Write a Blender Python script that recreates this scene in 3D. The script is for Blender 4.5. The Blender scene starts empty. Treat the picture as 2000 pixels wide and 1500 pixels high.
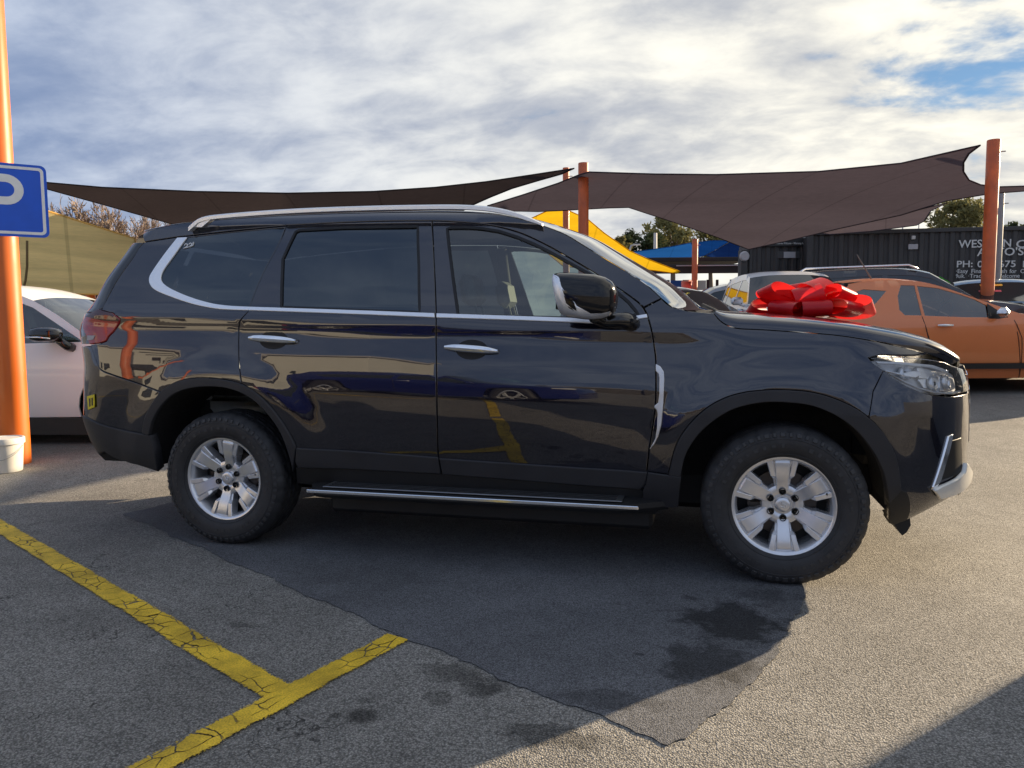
import bpy, math, random
import numpy as np
from mathutils import Vector, Matrix
from mathutils.geometry import delaunay_2d_cdt

# ------------------------------------------------------------------ camera, sky, sun, exposure
scene = bpy.context.scene
COL = scene.collection
CF, CX, CY, CH, CYAW, CPITCH, CROLL = 1478.4, 1.109, -4.5515, 1.2307, -0.24838, -0.08174, -0.00784

def cam_axes():
    f = np.array([math.sin(CYAW)*math.cos(CPITCH), math.cos(CYAW)*math.cos(CPITCH), math.sin(CPITCH)])
    r = np.array([math.cos(CYAW), -math.sin(CYAW), 0.0])
    u = np.cross(r, f)
    c, s = math.cos(CROLL), math.sin(CROLL)
    return c*r+s*u, -s*r+c*u, f
CR_, CU_, CFW = cam_axes()
CO = np.array([CX, CY, CH])
FWD = np.array([math.sin(CYAW), math.cos(CYAW), 0.0])
RGT = np.array([math.cos(CYAW), -math.sin(CYAW), 0.0])

cam_d = bpy.data.cameras.new('camera')
cam_d.sensor_fit = 'HORIZONTAL'; cam_d.sensor_width = 36.0
cam_d.lens = CF/2000.0*36.0
cam_d.clip_start = 0.05; cam_d.clip_end = 3000.0
cam = bpy.data.objects.new('camera', cam_d); COL.objects.link(cam)
M = Matrix.Identity(4)
for i in range(3):
    M[i][0] = CR_[i]; M[i][1] = CU_[i]; M[i][2] = -CFW[i]; M[i][3] = CO[i]
cam.matrix_world = M
scene.camera = cam

SUN_AZ = math.radians(42.0)      # from +Y towards +X
SUN_EL = math.radians(16.6)
SUND = Vector((math.sin(SUN_AZ)*math.cos(SUN_EL), math.cos(SUN_AZ)*math.cos(SUN_EL), math.sin(SUN_EL)))

world = bpy.data.worlds.new('World'); scene.world = world; world.use_nodes = True
def build_world():
    nt = world.node_tree; N = nt.nodes; L = nt.links
    N.clear()
    out = N.new('ShaderNodeOutputWorld'); bg = N.new('ShaderNodeBackground')
    L.new(bg.outputs[0], out.inputs[0])
    bg.inputs[1].default_value = 0.10
    sky = N.new('ShaderNodeTexSky'); sky.sky_type = 'NISHITA'; sky.sun_disc = False
    sky.sun_elevation = SUN_EL; sky.sun_rotation = SUN_AZ
    sky.air_density = 1.0; sky.dust_density = 0.0; sky.ozone_density = 3.0
    def math_(op, a, b=None, c=None):
        n = N.new('ShaderNodeMath'); n.operation = op
        for k, v in enumerate((a, b, c)):
            if v is None: continue
            if hasattr(v, 'links'): L.new(v, n.inputs[k])
            else: n.inputs[k].default_value = v
        return n.outputs[0]
    tc = N.new('ShaderNodeTexCoord')
    sep = N.new('ShaderNodeSeparateXYZ'); L.new(tc.outputs['Generated'], sep.inputs[0])
    zz = math_('ADD', math_('MAXIMUM', sep.outputs[2], 0.0), 0.30)
    px = math_('DIVIDE', sep.outputs[0], zz); py = math_('DIVIDE', sep.outputs[1], zz)
    comb = N.new('ShaderNodeCombineXYZ'); L.new(px, comb.inputs[0]); L.new(py, comb.inputs[1])
    def noise(scale, detail, rough, off, dist=0.0, stretch=None):
        mp = N.new('ShaderNodeMapping'); mp.inputs['Location'].default_value = off
        mp.inputs['Rotation'].default_value = (0, 0, math.radians(-14))
        if stretch: mp.inputs['Scale'].default_value = stretch
        L.new(comb.outputs[0], mp.inputs[0])
        n = N.new('ShaderNodeTexNoise'); n.inputs['Scale'].default_value = scale
        n.inputs['Detail'].default_value = detail; n.inputs['Roughness'].default_value = rough
        n.inputs['Distortion'].default_value = dist
        L.new(mp.outputs[0], n.inputs['Vector'])
        return n.outputs[0]
    n1 = noise(2.3, 9, 0.55, (3.1, 1.7, 0), 0.2, (0.85, 1.2, 1))
    n2 = noise(0.8, 3, 0.5, (7.3, 4.2, 0), 0.0)
    n3 = noise(5.2, 8, 0.58, (1.3, 9.1, 2.0), 0.3, (0.85, 1.2, 1))
    # cloud cover breaks up towards the upper right, as the photograph shows
    def dotn(vec):
        d_ = N.new('ShaderNodeVectorMath'); d_.operation = 'DOT_PRODUCT'
        L.new(tc.outputs['Generated'], d_.inputs[0]); d_.inputs[1].default_value = vec; return d_.outputs['Value']
    def mrange(src, a, b, c, d, smooth=True):
        m_ = N.new('ShaderNodeMapRange'); m_.interpolation_type = 'SMOOTHSTEP' if smooth else 'LINEAR'
        L.new(src, m_.inputs[0])
        for k, v in enumerate((a, b, c, d)): m_.inputs[k+1].default_value = v
        return m_.outputs[0]
    g = Vector((0.32, 0.87, 0.385)).normalized()
    thin = mrange(dotn(g), 0.955, 0.997, 0.0, 0.14)
    cov = math_('SUBTRACT', math_('ADD', math_('MULTIPLY', n1, 0.55), math_('ADD', math_('MULTIPLY', n2, 0.2), math_('MULTIPLY', n3, 0.25))), thin)
    maskv = mrange(cov, 0.335, 0.415, 0.0, 1.0)
    sunward = mrange(dotn(SUND), 0.05, 1.02, 0.0, 1.0, False)
    tex = mrange(math_('ADD', math_('MULTIPLY', n3, 0.38), math_('ADD', math_('MULTIPLY', n1, 0.44), math_('MULTIPLY', n2, 0.18))), 0.38, 0.63, 0.0, 1.0)
    def mixc(fac, a, b):
        m_ = N.new('ShaderNodeMix'); m_.data_type = 'RGBA'; L.new(fac, m_.inputs[0])
        for k, v in ((6, a), (7, b)):
            if hasattr(v, 'links'): L.new(v, m_.inputs[k])
            else: m_.inputs[k].default_value = (*v, 1)
        return m_.outputs[2]
    shade = mixc(sunward, (1.00, 1.38, 2.25), (2.6, 2.62, 2.65))
    light = mixc(sunward, (2.25, 2.62, 3.35), (5.9, 5.55, 4.55))
    cm = N.new('ShaderNodeMix'); cm.data_type = 'RGBA'; L.new(tex, cm.inputs[0]); L.new(shade, cm.inputs[6]); L.new(light, cm.inputs[7])
    class _o: pass
    mask = _o(); mask.outputs = [maskv]
    mix = N.new('ShaderNodeMix'); mix.data_type = 'RGBA'
    L.new(mask.outputs[0], mix.inputs[0]); sk = N.new('ShaderNodeVectorMath'); sk.operation = 'SCALE'; sk.inputs['Scale'].default_value = 0.45; L.new(sky.outputs[0], sk.inputs[0]); L.new(sk.outputs[0], mix.inputs[6]); L.new(cm.outputs[2], mix.inputs[7])
    L.new(mix.outputs[2], bg.inputs[0])
build_world()

sun_d = bpy.data.lights.new('sun', 'SUN'); sun_d.energy = 5.0; sun_d.angle = math.radians(0.5)
sun_d.color = (1.0, 0.79, 0.53)
sun = bpy.data.objects.new('sun', sun_d); COL.objects.link(sun)
sun.rotation_euler = (-SUND).to_track_quat('-Z', 'Y').to_euler()
vs = scene.view_settings
vs.view_transform = 'Standard'; vs.look = 'None'; vs.gamma = 1.0; vs.use_curve_mapping = False
vs.exposure = 1.20
scene.display_settings.display_device = 'sRGB'
scene.cycles.max_bounces = 10; scene.cycles.transparent_max_bounces = 16
scene.cycles.glossy_bounces = 5; scene.cycles.transmission_bounces = 6
scene.cycles.use_denoising = True
scene.cycles.caustics_reflective = False; scene.cycles.caustics_refractive = False

# ------------------------------------------------------------------ helpers: places
def ray(u, v):
    return (u-1000)/CF*CR_ - (v-750)/CF*CU_ + CFW
def gp(u, v, z=0.0):
    d = ray(u, v); t = (z-CO[2])/d[2]; return CO+d*t
def dp(u, v, D):
    d = ray(u, v); return CO + d*(D/float(d@FWD))
def atY(u, v, Y):
    d = ray(u, v); return CO + d*((Y-CO[1])/d[1])

# ------------------------------------------------------------------ helpers: objects
def mesh_obj(name, verts, faces, mat=None, parent=None, smooth=False, normals=None, mats=None, fmat=None):
    me = bpy.data.meshes.new(name)
    me.from_pydata([tuple(float(c) for c in v) for v in verts], [], [tuple(int(i) for i in f) for f in faces])
    if mats:
        for m in mats: me.materials.append(m)
        if fmat is not None: me.polygons.foreach_set('material_index', fmat)
    elif mat: me.materials.append(mat)
    if smooth or normals is not None:
        me.polygons.foreach_set('use_smooth', [True]*len(me.polygons))
    me.update()
    if normals is not None:
        me.normals_split_custom_set_from_vertices([tuple(float(c) for c in n) for n in normals])
    o = bpy.data.objects.new(name, me); COL.objects.link(o)
    if parent: o.parent = parent
    return o
def thing(name, label, cat, loc=(0, 0, 0), rz=0.0, group=None):
    o = bpy.data.objects.new(name, None); COL.objects.link(o); o.empty_display_size = 0.2
    o.location = loc; o.rotation_euler = (0, 0, rz)
    o['label'] = label; o['category'] = cat
    if group: o['group'] = group
    return o
def tag(o, label, cat, group=None):
    o['label'] = label; o['category'] = cat
    if group: o['group'] = group
    return o
def struct(o):
    o['kind'] = 'structure'; return o
class MB:
    """collects simple shapes into one mesh"""
    def __init__(s): s.v = []; s.f = []
    def add(s, v, f):
        k = len(s.v); s.v += [tuple(p) for p in v]; s.f += [tuple(i+k for i in q) for q in f]; return s
    def box(s, c, d, rot=None, bev=0.0):
        x, y, z = d[0]/2, d[1]/2, d[2]/2
        if bev <= 0:
            vs_ = [Vector((a*x, b*y, e*z)) for a in (-1, 1) for b in (-1, 1) for e in (-1, 1)]
            fs = [(0, 1, 3, 2), (4, 6, 7, 5), (0, 4, 5, 1), (2, 3, 7, 6), (0, 2, 6, 4), (1, 5, 7, 3)]
        else:
            b_ = min(bev, x*.95, y*.95, z*.95); vs_ = []; fs = []
            # chamfered box: 24 verts
            idx = {}
            for a in (-1, 1):
                for b in (-1, 1):
                    for e in (-1, 1):
                        for k in range(3):
                            p = [a*(x-b_), b*(y-b_), e*(z-b_)]
                            p[k] = (a*x, b*y, e*z)[k]
                            idx[(a, b, e, k)] = len(vs_); vs_.append(Vector(p))
            I = idx
            for k in range(3):
                o1, o2 = [(1, 2), (0, 2), (0, 1)][k]
                for sg in (-1, 1):
                    q = []
                    for (m, n) in ((-1, -1), (1, -1), (1, 1), (-1, 1)):
                        t = [0, 0, 0]; t[k] = sg; t[o1] = m; t[o2] = n; q.append(I[(t[0], t[1], t[2], k)])
                    if (sg > 0) == (k == 1): q.reverse()
                    fs.append(tuple(q))
            for k in range(3):           # edges along axis k
                o1, o2 = [(1, 2), (0, 2), (0, 1)][k]
                for m in (-1, 1):
                    for n in (-1, 1):
                        t = [0, 0, 0]; t[o1] = m; t[o2] = n
                        ta = t[:]; tb = t[:]; ta[k] = -1; tb[k] = 1
                        q = [I[(*ta, o1)], I[(*ta, o2)], I[(*tb, o2)], I[(*tb, o1)]]
                        fs.append(tuple(q))
            for a in (-1, 1):
                for b in (-1, 1):
                    for e in (-1, 1):
                        fs.append((I[(a, b, e, 0)], I[(a, b, e, 1)], I[(a, b, e, 2)]))
        if rot is not None: vs_ = [rot @ p for p in vs_]
        c = Vector(c)
        return s.add([p+c for p in vs_], fs)
    def tube(s, pts, r, n=10, cap=True, closed=False):
        pts = [Vector(p) for p in pts]; rs = r if isinstance(r, (list, tuple)) else [r]*len(pts)
        k0 = len(s.v); m = len(pts); up = None
        for i, p in enumerate(pts):
            if closed: t = pts[(i+1) % m]-pts[i-1]
            else: t = (pts[min(i+1, m-1)]-pts[max(i-1, 0)])
            t.normalize()
            if up is None:
                up = Vector((0, 0, 1)) if abs(t.z) < .9 else Vector((1, 0, 0))
            a = t.cross(up)
            if a.length < 1e-5: a = t.cross(Vector((0, 1, 0)))
            a.normalize(); b = a.cross(t).normalized(); up = b
            for j in range(n):
                w = 2*math.pi*j/n
                s.v.append(tuple(p+(a*math.cos(w)+b*math.sin(w))*rs[i]))
        rng = m if closed else m-1
        for i in range(rng):
            i2 = (i+1) % m
            for j in range(n):
                s.f.append((k0+i*n+j, k0+i*n+(j+1) % n, k0+i2*n+(j+1) % n, k0+i2*n+j))
        if cap and not closed:
            s.f.append(tuple(k0+j for j in range(n))[::-1]); s.f.append(tuple(k0+(m-1)*n+j for j in range(n)))
        return s
    def lathe(s, prof, n=32, axis='z', c=(0, 0, 0), close=False):
        """prof: (r, a)"""
        k0 = len(s.v); m = len(prof)
        for j in range(n):
            w = 2*math.pi*j/n; cw, sw = math.cos(w), math.sin(w)
            for (r, a) in prof:
                p = {'z': (r*cw, r*sw, a), 'y': (r*cw, a, r*sw), 'x': (a, r*cw, r*sw)}[axis]
                s.v.append((p[0]+c[0], p[1]+c[1], p[2]+c[2]))
        for j in range(n):
            j2 = (j+1) % n
            for i in range(m-1 if not close else m):
                i2 = (i+1) % m
                q = (k0+j*m+i, k0+j2*m+i, k0+j2*m+i2, k0+j*m+i2)
                s.f.append(q if axis == 'z' else q[::-1])
        return s
    def grid(s, P):
        """P: rows x cols list of points"""
        k0 = len(s.v); R_ = len(P); C_ = len(P[0])
        for row in P: s.v += [tuple(p) for p in row]
        for i in range(R_-1):
            for j in range(C_-1):
                s.f.append((k0+i*C_+j, k0+i*C_+j+1, k0+(i+1)*C_+j+1, k0+(i+1)*C_+j))
        return s
    def obj(s, name, mat, parent=None, smooth=False, **k):
        return mesh_obj(name, s.v, s.f, mat, parent, smooth, **k)
def autosmooth(o, ang=35):
    me = o.data
    me.polygons.foreach_set('use_smooth', [True]*len(me.polygons))
    try: me.set_sharp_from_angle(angle=math.radians(ang))
    except Exception: pass
    return o
def copy_tree(o, parent=None, keep=True):
    c = o.copy(); COL.objects.link(c); c.parent = parent
    for ch in list(o.children): copy_tree(ch, c)
    return c
def catmull(pts, n=6, closed=False):
    P = [np.array(p, float) for p in pts]; out = []; m = len(P)
    for i in range(m if closed else m-1):
        if closed: p0, p1, p2, p3 = P[i-1], P[i], P[(i+1) % m], P[(i+2) % m]
        else: p0, p1, p2, p3 = P[max(i-1, 0)], P[i], P[i+1], P[min(i+2, m-1)]
        for k in range(n):
            t = k/n
            out.append(.5*((2*p1)+(-p0+p2)*t+(2*p0-5*p1+4*p2-p3)*t*t+(-p0+3*p1-3*p2+p3)*t**3))
    if not closed: out.append(P[-1])
    return out
def text_obj(name, txt, size, mat, parent, mtx, extrude=0.003, bold=0.0, spacing=1.0):
    cu = bpy.data.curves.new(name, 'FONT'); cu.body = txt; cu.size = size; cu.extrude = extrude
    cu.offset = bold; cu.space_character = spacing; cu.resolution_u = 3
    t = bpy.data.objects.new(name+'_tmp', cu); COL.objects.link(t)
    bpy.context.view_layer.update()
    dg = bpy.context.evaluated_depsgraph_get()
    me = bpy.data.meshes.new_from_object(t.evaluated_get(dg))
    bpy.data.objects.remove(t); bpy.data.curves.remove(cu)
    me.materials.clear(); me.materials.append(mat)
    me.transform(mtx)
    o = bpy.data.objects.new(name, me); COL.objects.link(o)
    if parent: o.parent = parent
    return o

# ------------------------------------------------------------------ materials
MATS = {}
def mat(name, col, rough=.5, metal=0.0, coat=0.0, spec=.5, noise=0.0, nscale=20.0, bump=0.0, bscale=200.0, trans=0.0, emis=None, coat_rough=.03, rvar=0.0, coat_ior=1.5):
    if name in MATS: return MATS[name]
    m = bpy.data.materials.new(name); m.use_nodes = True; nt = m.node_tree
    b = nt.nodes['Principled BSDF']
    c4 = (*col, 1.0)
    b.inputs['Base Color'].default_value = c4; b.inputs['Roughness'].default_value = rough
    b.inputs['Metallic'].default_value = metal; b.inputs['Coat Weight'].default_value = coat
    b.inputs['Coat Roughness'].default_value = coat_rough
    b.inputs['Coat IOR'].default_value = coat_ior
    b.inputs['Specular IOR Level'].default_value = spec
    if emis: b.inputs['Emission Color'].default_value = (*emis[:3], 1); b.inputs['Emission Strength'].default_value = emis[3]
    tc = nt.nodes.new('ShaderNodeTexCoord')
    n = nt.nodes.new('ShaderNodeTexNoise'); n.inputs['Scale'].default_value = nscale; n.inputs['Detail'].default_value = 5
    nt.links.new(tc.outputs['Object'], n.inputs['Vector'])
    if noise > 0:
        mr = nt.nodes.new('ShaderNodeMapRange'); mr.inputs[1].default_value = .3; mr.inputs[2].default_value = .7
        mr.inputs[3].default_value = 1-noise; mr.inputs[4].default_value = 1+noise
        nt.links.new(n.outputs[0], mr.inputs[0])
        mx = nt.nodes.new('ShaderNodeVectorMath'); mx.operation = 'SCALE'
        mx.inputs[0].default_value = col; nt.links.new(mr.outputs[0], mx.inputs['Scale'])
        nt.links.new(mx.outputs[0], b.inputs['Base Color'])
    if rvar > 0:
        mr2 = nt.nodes.new('ShaderNodeMapRange'); mr2.inputs[1].default_value = .35; mr2.inputs[2].default_value = .7
        mr2.inputs[3].default_value = rough; mr2.inputs[4].default_value = rough+rvar
        nt.links.new(n.outputs[0], mr2.inputs[0]); nt.links.new(mr2.outputs[0], b.inputs['Roughness'])
    if bump > 0:
        n2 = nt.nodes.new('ShaderNodeTexNoise'); n2.inputs['Scale'].default_value = bscale; n2.inputs['Detail'].default_value = 4
        nt.links.new(tc.outputs['Object'], n2.inputs['Vector'])
        bp = nt.nodes.new('ShaderNodeBump'); bp.inputs['Strength'].default_value = bump; bp.inputs['Distance'].default_value = .01
        nt.links.new(n2.outputs[0], bp.inputs['Height']); nt.links.new(bp.outputs[0], b.inputs['Normal'])
    MATS[name] = m
    return m
def glass_mat(name, tint, ior=1.5, rough=0.0, extra=0.0):
    """thin glazing: Fresnel mirror over a tinted see-through pane"""
    if name in MATS: return MATS[name]
    m = bpy.data.materials.new(name); m.use_nodes = True; nt = m.node_tree; nt.nodes.clear()
    out = nt.nodes.new('ShaderNodeOutputMaterial'); mx = nt.nodes.new('ShaderNodeMixShader')
    tr = nt.nodes.new('ShaderNodeBsdfTransparent'); tr.inputs[0].default_value = (*tint, 1)
    gl = nt.nodes.new('ShaderNodeBsdfGlossy'); gl.inputs['Roughness'].default_value = rough; gl.inputs['Color'].default_value = (.82, .92, 1, 1) if 'privacy' in name else (1, 1, 1, 1)
    fr = nt.nodes.new('ShaderNodeFresnel'); fr.inputs['IOR'].default_value = ior
    src = fr.outputs[0]
    ma = nt.nodes.new('ShaderNodeMath'); ma.operation = 'MULTIPLY_ADD'; ma.inputs[1].default_value = 1.35; ma.inputs[2].default_value = extra; ma.use_clamp = True
    nt.links.new(src, ma.inputs[0]); nt.links.new(ma.outputs[0], mx.inputs[0])
    nt.links.new(tr.outputs[0], mx.inputs[1]); nt.links.new(gl.outputs[0], mx.inputs[2]); nt.links.new(mx.outputs[0], out.inputs[0])
    MATS[name] = m
    return m

PAINT = mat('black_paint', (.008, .008, .018), rough=.22, metal=.5, coat=1.0, coat_rough=.008, spec=.3, coat_ior=1.80)
PLASTIC = mat('grey_black_plastic', (.022, .022, .026), rough=.55, bump=.12, bscale=900, noise=.15, nscale=6)
PLASTIC_D = mat('dark_plastic', (.010, .010, .011), rough=.6, noise=.2, nscale=9)
GLOSSB = mat('gloss_black_trim', (.006, .006, .007), rough=.12, coat=.6)
CHROME = mat('chrome', (.92, .93, .95), rough=.12, metal=.9)
SATIN = mat('satin_aluminium', (.90, .92, .95), rough=.38, metal=.65)
SILVER = mat('silver_alloy_paint', (.78, .79, .82), rough=.27, metal=.68, coat=.6, noise=.08, nscale=14)
SILVER_D = mat('grey_alloy_paint', (.20, .205, .215), rough=.4, metal=.7)
RUBBER = mat('tyre_rubber', (.027, .027, .029), rough=.62, noise=.3, nscale=14, bump=.1, bscale=300)
GLASS_D = glass_mat('privacy_glass', (.035, .04, .045), extra=.055)
GLASS_F = glass_mat('side_glass', (.46, .52, .50), extra=.045)
GLASS_W = glass_mat('windscreen_glass', (.62, .68, .66), extra=.04)
CLEAR = glass_mat('clear_lens', (.93, .94, .95))
RED_LENS = mat('red_lens', (.36, .012, .014), rough=.12, coat=.8)
RED_DARK = mat('dark_red_lens', (.06, .006, .008), rough=.12, coat=.8)
CLEAR_LENS = mat('white_lens', (.6, .6, .58), rough=.15, coat=.7)
INT_D = mat('interior_dark', (.018, .018, .020), rough=.7, noise=.2)
INT_L = mat('interior_leather', (.34, .34, .30), rough=.5, noise=.12, nscale=30)
WHITE_PAINT = mat('white_paint', (.87, .87, .86), rough=.3, coat=.5)
ORANGE_STEEL = mat('orange_post_paint', (.60, .13, .035), rough=.45, coat=.12, noise=.22, nscale=3.5, rvar=.25)

# ------------------------------------------------------------------ body surface of the black SUV
def table(keys, lo, hi, n=3000, sig=.012):
    x = np.linspace(lo, hi, n); k = np.array(keys, float)
    y = np.interp(x, k[:, 0], k[:, 1])
    dx = x[1]-x[0]; h = int(4*sig/dx)+1
    w = np.exp(-.5*((np.arange(-h, h+1)*dx)/sig)**2); w /= w.sum()
    yp = np.concatenate([y[0]+(y[0]-y[1:h+1][::-1]), y, y[-1]+(y[-1]-y[-h-1:-1][::-1])])
    return x, np.convolve(yp, w, 'valid')
T_PROF = table([(-1.2, .12), (-1.0, .085), (-.92, .062), (-.82, .040), (-.72, .024), (-.62, .013), (-.52, .005), (-.42, 0), (-.34, .001), (-.24, .010),
                (-.16, .022), (-.11, .029), (-.07, .025), (-.05, .023), (-.02, .040), (0, .054), (.02, .066), (.12, .104), (.25, .160), (.38, .216), (.47, .262), (.53, .31), (.57, .37), (.62, .46)], -1.25, .65, sig=.011)
T_XF = table([(0, 2.02), (.15, 2.12), (.25, 2.22), (.34, 2.35), (.42, 2.42), (.55, 2.42), (.7, 2.415), (.85, 2.41), (.95, 2.40), (1.05, 2.36), (1.15, 2.27), (1.3, 2.15), (1.9, 1.9)], -.05, 2.0, sig=.03)
T_XR = table([(0, -2.2), (.2, -2.40), (.3, -2.50), (.42, -2.60), (.55, -2.66), (.68, -2.69), (.8, -2.67), (1.0, -2.65), (1.12, -2.67), (1.2, -2.68), (1.27, -2.63), (1.36, -2.55), (1.5, -2.46), (1.62, -2.38), (1.72, -2.32), (1.78, -2.27), (1.9, -2.1)], -.05, 2.0, sig=.018)
AF, LF, NF = .75, 1.45, 2.6
NR = 2.7
T_AR = table([(0, .5), (1.15, .5), (1.5, .26), (2.0, .22)], -.05, 2.0, sig=.04)
T_LR = (T_AR[0], T_AR[1]+.75)
W0 = .946
WX, WZ, WR_ = 1.475, .372, .376
def sstep(a, b, x):
    t = np.clip((x-a)/(b-a), 0, 1); return t*t*(3-2*t)
def Q0(s, z):
    s = np.asarray(s, float); z = np.asarray(z, float)
    zb = 1.268-.033*np.clip(s, -2.3, 1.3)
    W = W0-np.interp(z-zb, *T_PROF)
    # waist and bonnet shoulder: the front wing stays fuller than the cabin
    fr = sstep(.95, 1.45, s)
    zr = z-zb
    fend = W0-np.interp(zr, [-1.2, -.62, -.42, -.30, -.20, -.12, -.06, 0, .08], [.11, .02, 0, .004, .016, .034, .060, .10, .18])
    W = W*(1-fr)+fend*fr
    xf = np.interp(z, *T_XF); xr = np.interp(z, *T_XR)
    AR = np.interp(z, *T_AR); LR = AR+.75; s2 = xf-AF; s1 = xr+AR
    tf = np.clip((s-s2)/LF, 0, 1)*math.pi/2; tr_ = np.clip((s1-s)/LR, 0, 1)*math.pi/2
    gf = np.sin(tf); gr = np.sin(tr_)
    x = np.where(s > s2, s2+AF*gf, np.where(s < s1, s1-AR*gr, s))
    fac = np.maximum(1-gf**NF, 0)**(1/NF)*np.maximum(1-gr**NR, 0)**(1/NR)
    y = W*fac*(1-.010*(np.clip(x, -2.2, 1.8)/1.5)**2)
    for xw in (-WX, WX):
        r = np.hypot((s-xw)*.96, z-WZ)
        y = y+.020*(1-sstep(.55, .73, r))*fac*sstep(.30, .50, z)*(1-sstep(1.05, 1.2, z))
    return x, y, z
def Q(s, z, off=0.0):
    """near side (negative y) points and outward normals"""
    s = np.asarray(s, float); z = np.asarray(z, float); e = 1e-3
    x, y, zz = Q0(s, z)
    xa, ya, za = Q0(s+e, z); xb, yb, zb_ = Q0(s-e, z)
    xc, yc, zc = Q0(s, z+e); xd, yd, zd = Q0(s, z-e)
    P = np.stack([x, -y, zz], -1)
    A = np.stack([xa-xb, -(ya-yb), za-zb_], -1); B = np.stack([xc-xd, -(yc-yd), zc-zd], -1)
    n = np.cross(A, B); n /= np.maximum(np.linalg.norm(n, axis=-1, keepdims=True), 1e-9)
    return P+n*off, n
def s_end(z, front):
    z = np.asarray(z, float)
    return np.interp(z, *T_XF)-AF+LF if front else np.interp(z, *T_XR)-.75
def tr(pts):
    """picture positions traced from the photograph -> (s, z) on the body surface"""
    uv = np.array(pts, float)
    g = np.array([atY(u, v, -.86) for u, v in uv]); s = np.clip(g[:, 0], -2.45, 2.2); z = g[:, 2].copy()
    def pr(s, z):
        x, y, zz = Q0(s, z); d = np.stack([x, -y, zz], -1)-CO
        w = d@CFW
        return np.stack([1000+CF*(d@CR_)/w, 750-CF*(d@CU_)/w], -1)
    e = 1e-3
    for _ in range(40):
        r = pr(s, z)-uv
        ja = (pr(s+e, z)-pr(s-e, z))/(2*e); jb = (pr(s, z+e)-pr(s, z-e))/(2*e)
        a = (ja*ja).sum(1)+1500; b = (ja*jb).sum(1); c = (jb*jb).sum(1)+1500
        ra = (ja*r).sum(1); rb = (jb*r).sum(1); det = a*c-b*b
        s = s-np.clip((c*ra-b*rb)/det, -.06, .06); z = z-np.clip((a*rb-b*ra)/det, -.06, .06)
    return [(float(p), float(q)) for p, q in zip(s, z)]
def inside(poly, P):
    px, py = P[:, 0], P[:, 1]; c = np.zeros(len(P), bool); n = len(poly)
    for i in range(n):
        x1, y1 = poly[i]; x2, y2 = poly[i-1]
        if y1 == y2: continue
        c ^= ((y1 > py) != (y2 > py)) & (px < (x2-x1)*(py-y1)/(y2-y1)+x1)
    return c
def dist_poly(poly, P):
    a = np.array(poly); b = np.roll(a, -1, 0); d = np.full(len(P), 9e9)
    for p, q in zip(a, b):
        e = q-p; L2 = max(e@e, 1e-12); t = np.clip(((P-p)@e)/L2, 0, 1)
        d = np.minimum(d, np.linalg.norm(P-(p+t[:, None]*e), axis=1))
    return d
def densify(poly, res):
    out = []; n = len(poly)
    for i in range(n):
        p = np.array(poly[i]); q = np.array(poly[(i+1) % n]); L_ = np.linalg.norm(q-p)
        k = max(1, int(math.ceil(L_/res)))
        out += [tuple(p+(q-p)*j/k) for j in range(k)]
    return out
def clean(poly, eps=.0015):
    out = []
    for p in poly:
        if not out or math.hypot(p[0]-out[-1][0], p[1]-out[-1][1]) > eps: out.append(tuple(p))
    if math.hypot(out[0][0]-out[-1][0], out[0][1]-out[-1][1]) < eps: out.pop()
    return out
def area(poly):
    a = np.array(poly); b = np.roll(a, -1, 0); return .5*float((a[:, 0]*b[:, 1]-b[:, 0]*a[:, 1]).sum())
def inset(poly, d):
    P = np.array(poly); n = len(P); sg = 1 if area(poly) > 0 else -1; out = []
    for i in range(n):
        a = P[i]-P[i-1]; b = P[(i+1) % n]-P[i]
        na = np.array([-a[1], a[0]])/max(np.hypot(*a), 1e-9); nb = np.array([-b[1], b[0]])/max(np.hypot(*b), 1e-9)
        m = na+nb; L_ = np.hypot(*m)
        m = m/max(L_, .3); k = min(1/max(.5, float(m@na)), 1.8)
        out.append(tuple(P[i]+sg*d*k*m))
    return out
def tri_fill(outer, holes, res):
    """triangulated region: verts (2d), tris, and boundary index loops"""
    pts = list(outer); loops = [list(range(len(outer)))]
    for h in holes:
        loops.append(list(range(len(pts), len(pts)+len(h)))); pts += list(h)
    a = np.array(outer); x0, y0 = a.min(0); x1, y1 = a.max(0)
    gx = np.arange(x0+res*.5, x1, res); gy = np.arange(y0+res*.5, y1, res)
    if len(gx) and len(gy):
        G = np.array([(x+(res*.5 if j % 2 else 0), y) for j, y in enumerate(gy) for x in gx])
        k = inside(outer, G) & (dist_poly(outer, G) > res*.45)
        for h in holes: k &= ~inside(h, G) & (dist_poly(h, G) > res*.45)
        pts += [tuple(p) for p in G[k]]
    edges = [(l[i], l[(i+1) % len(l)]) for l in loops for i in range(len(l))]
    r = delaunay_2d_cdt([Vector(p) for p in pts], edges, [], 0, 1e-6)
    V = np.array([tuple(p) for p in r[0]]); T = np.array([f for f in r[2]], int)
    c = V[T].mean(1); k = inside(outer, c)
    for h in holes: k &= ~inside(h, c)
    T = T[k]
    d1 = V[T[:, 1]]-V[T[:, 0]]; d2 = V[T[:, 2]]-V[T[:, 0]]
    fl = d1[:, 0]*d2[:, 1]-d1[:, 1]*d2[:, 0] < 0
    T[fl] = T[fl][:, ::-1]
    orig = {}
    for i, o in enumerate(r[3]):
        for j in o: orig[j] = i
    return V, T, [[orig[i] for i in l] for l in loops]
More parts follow.
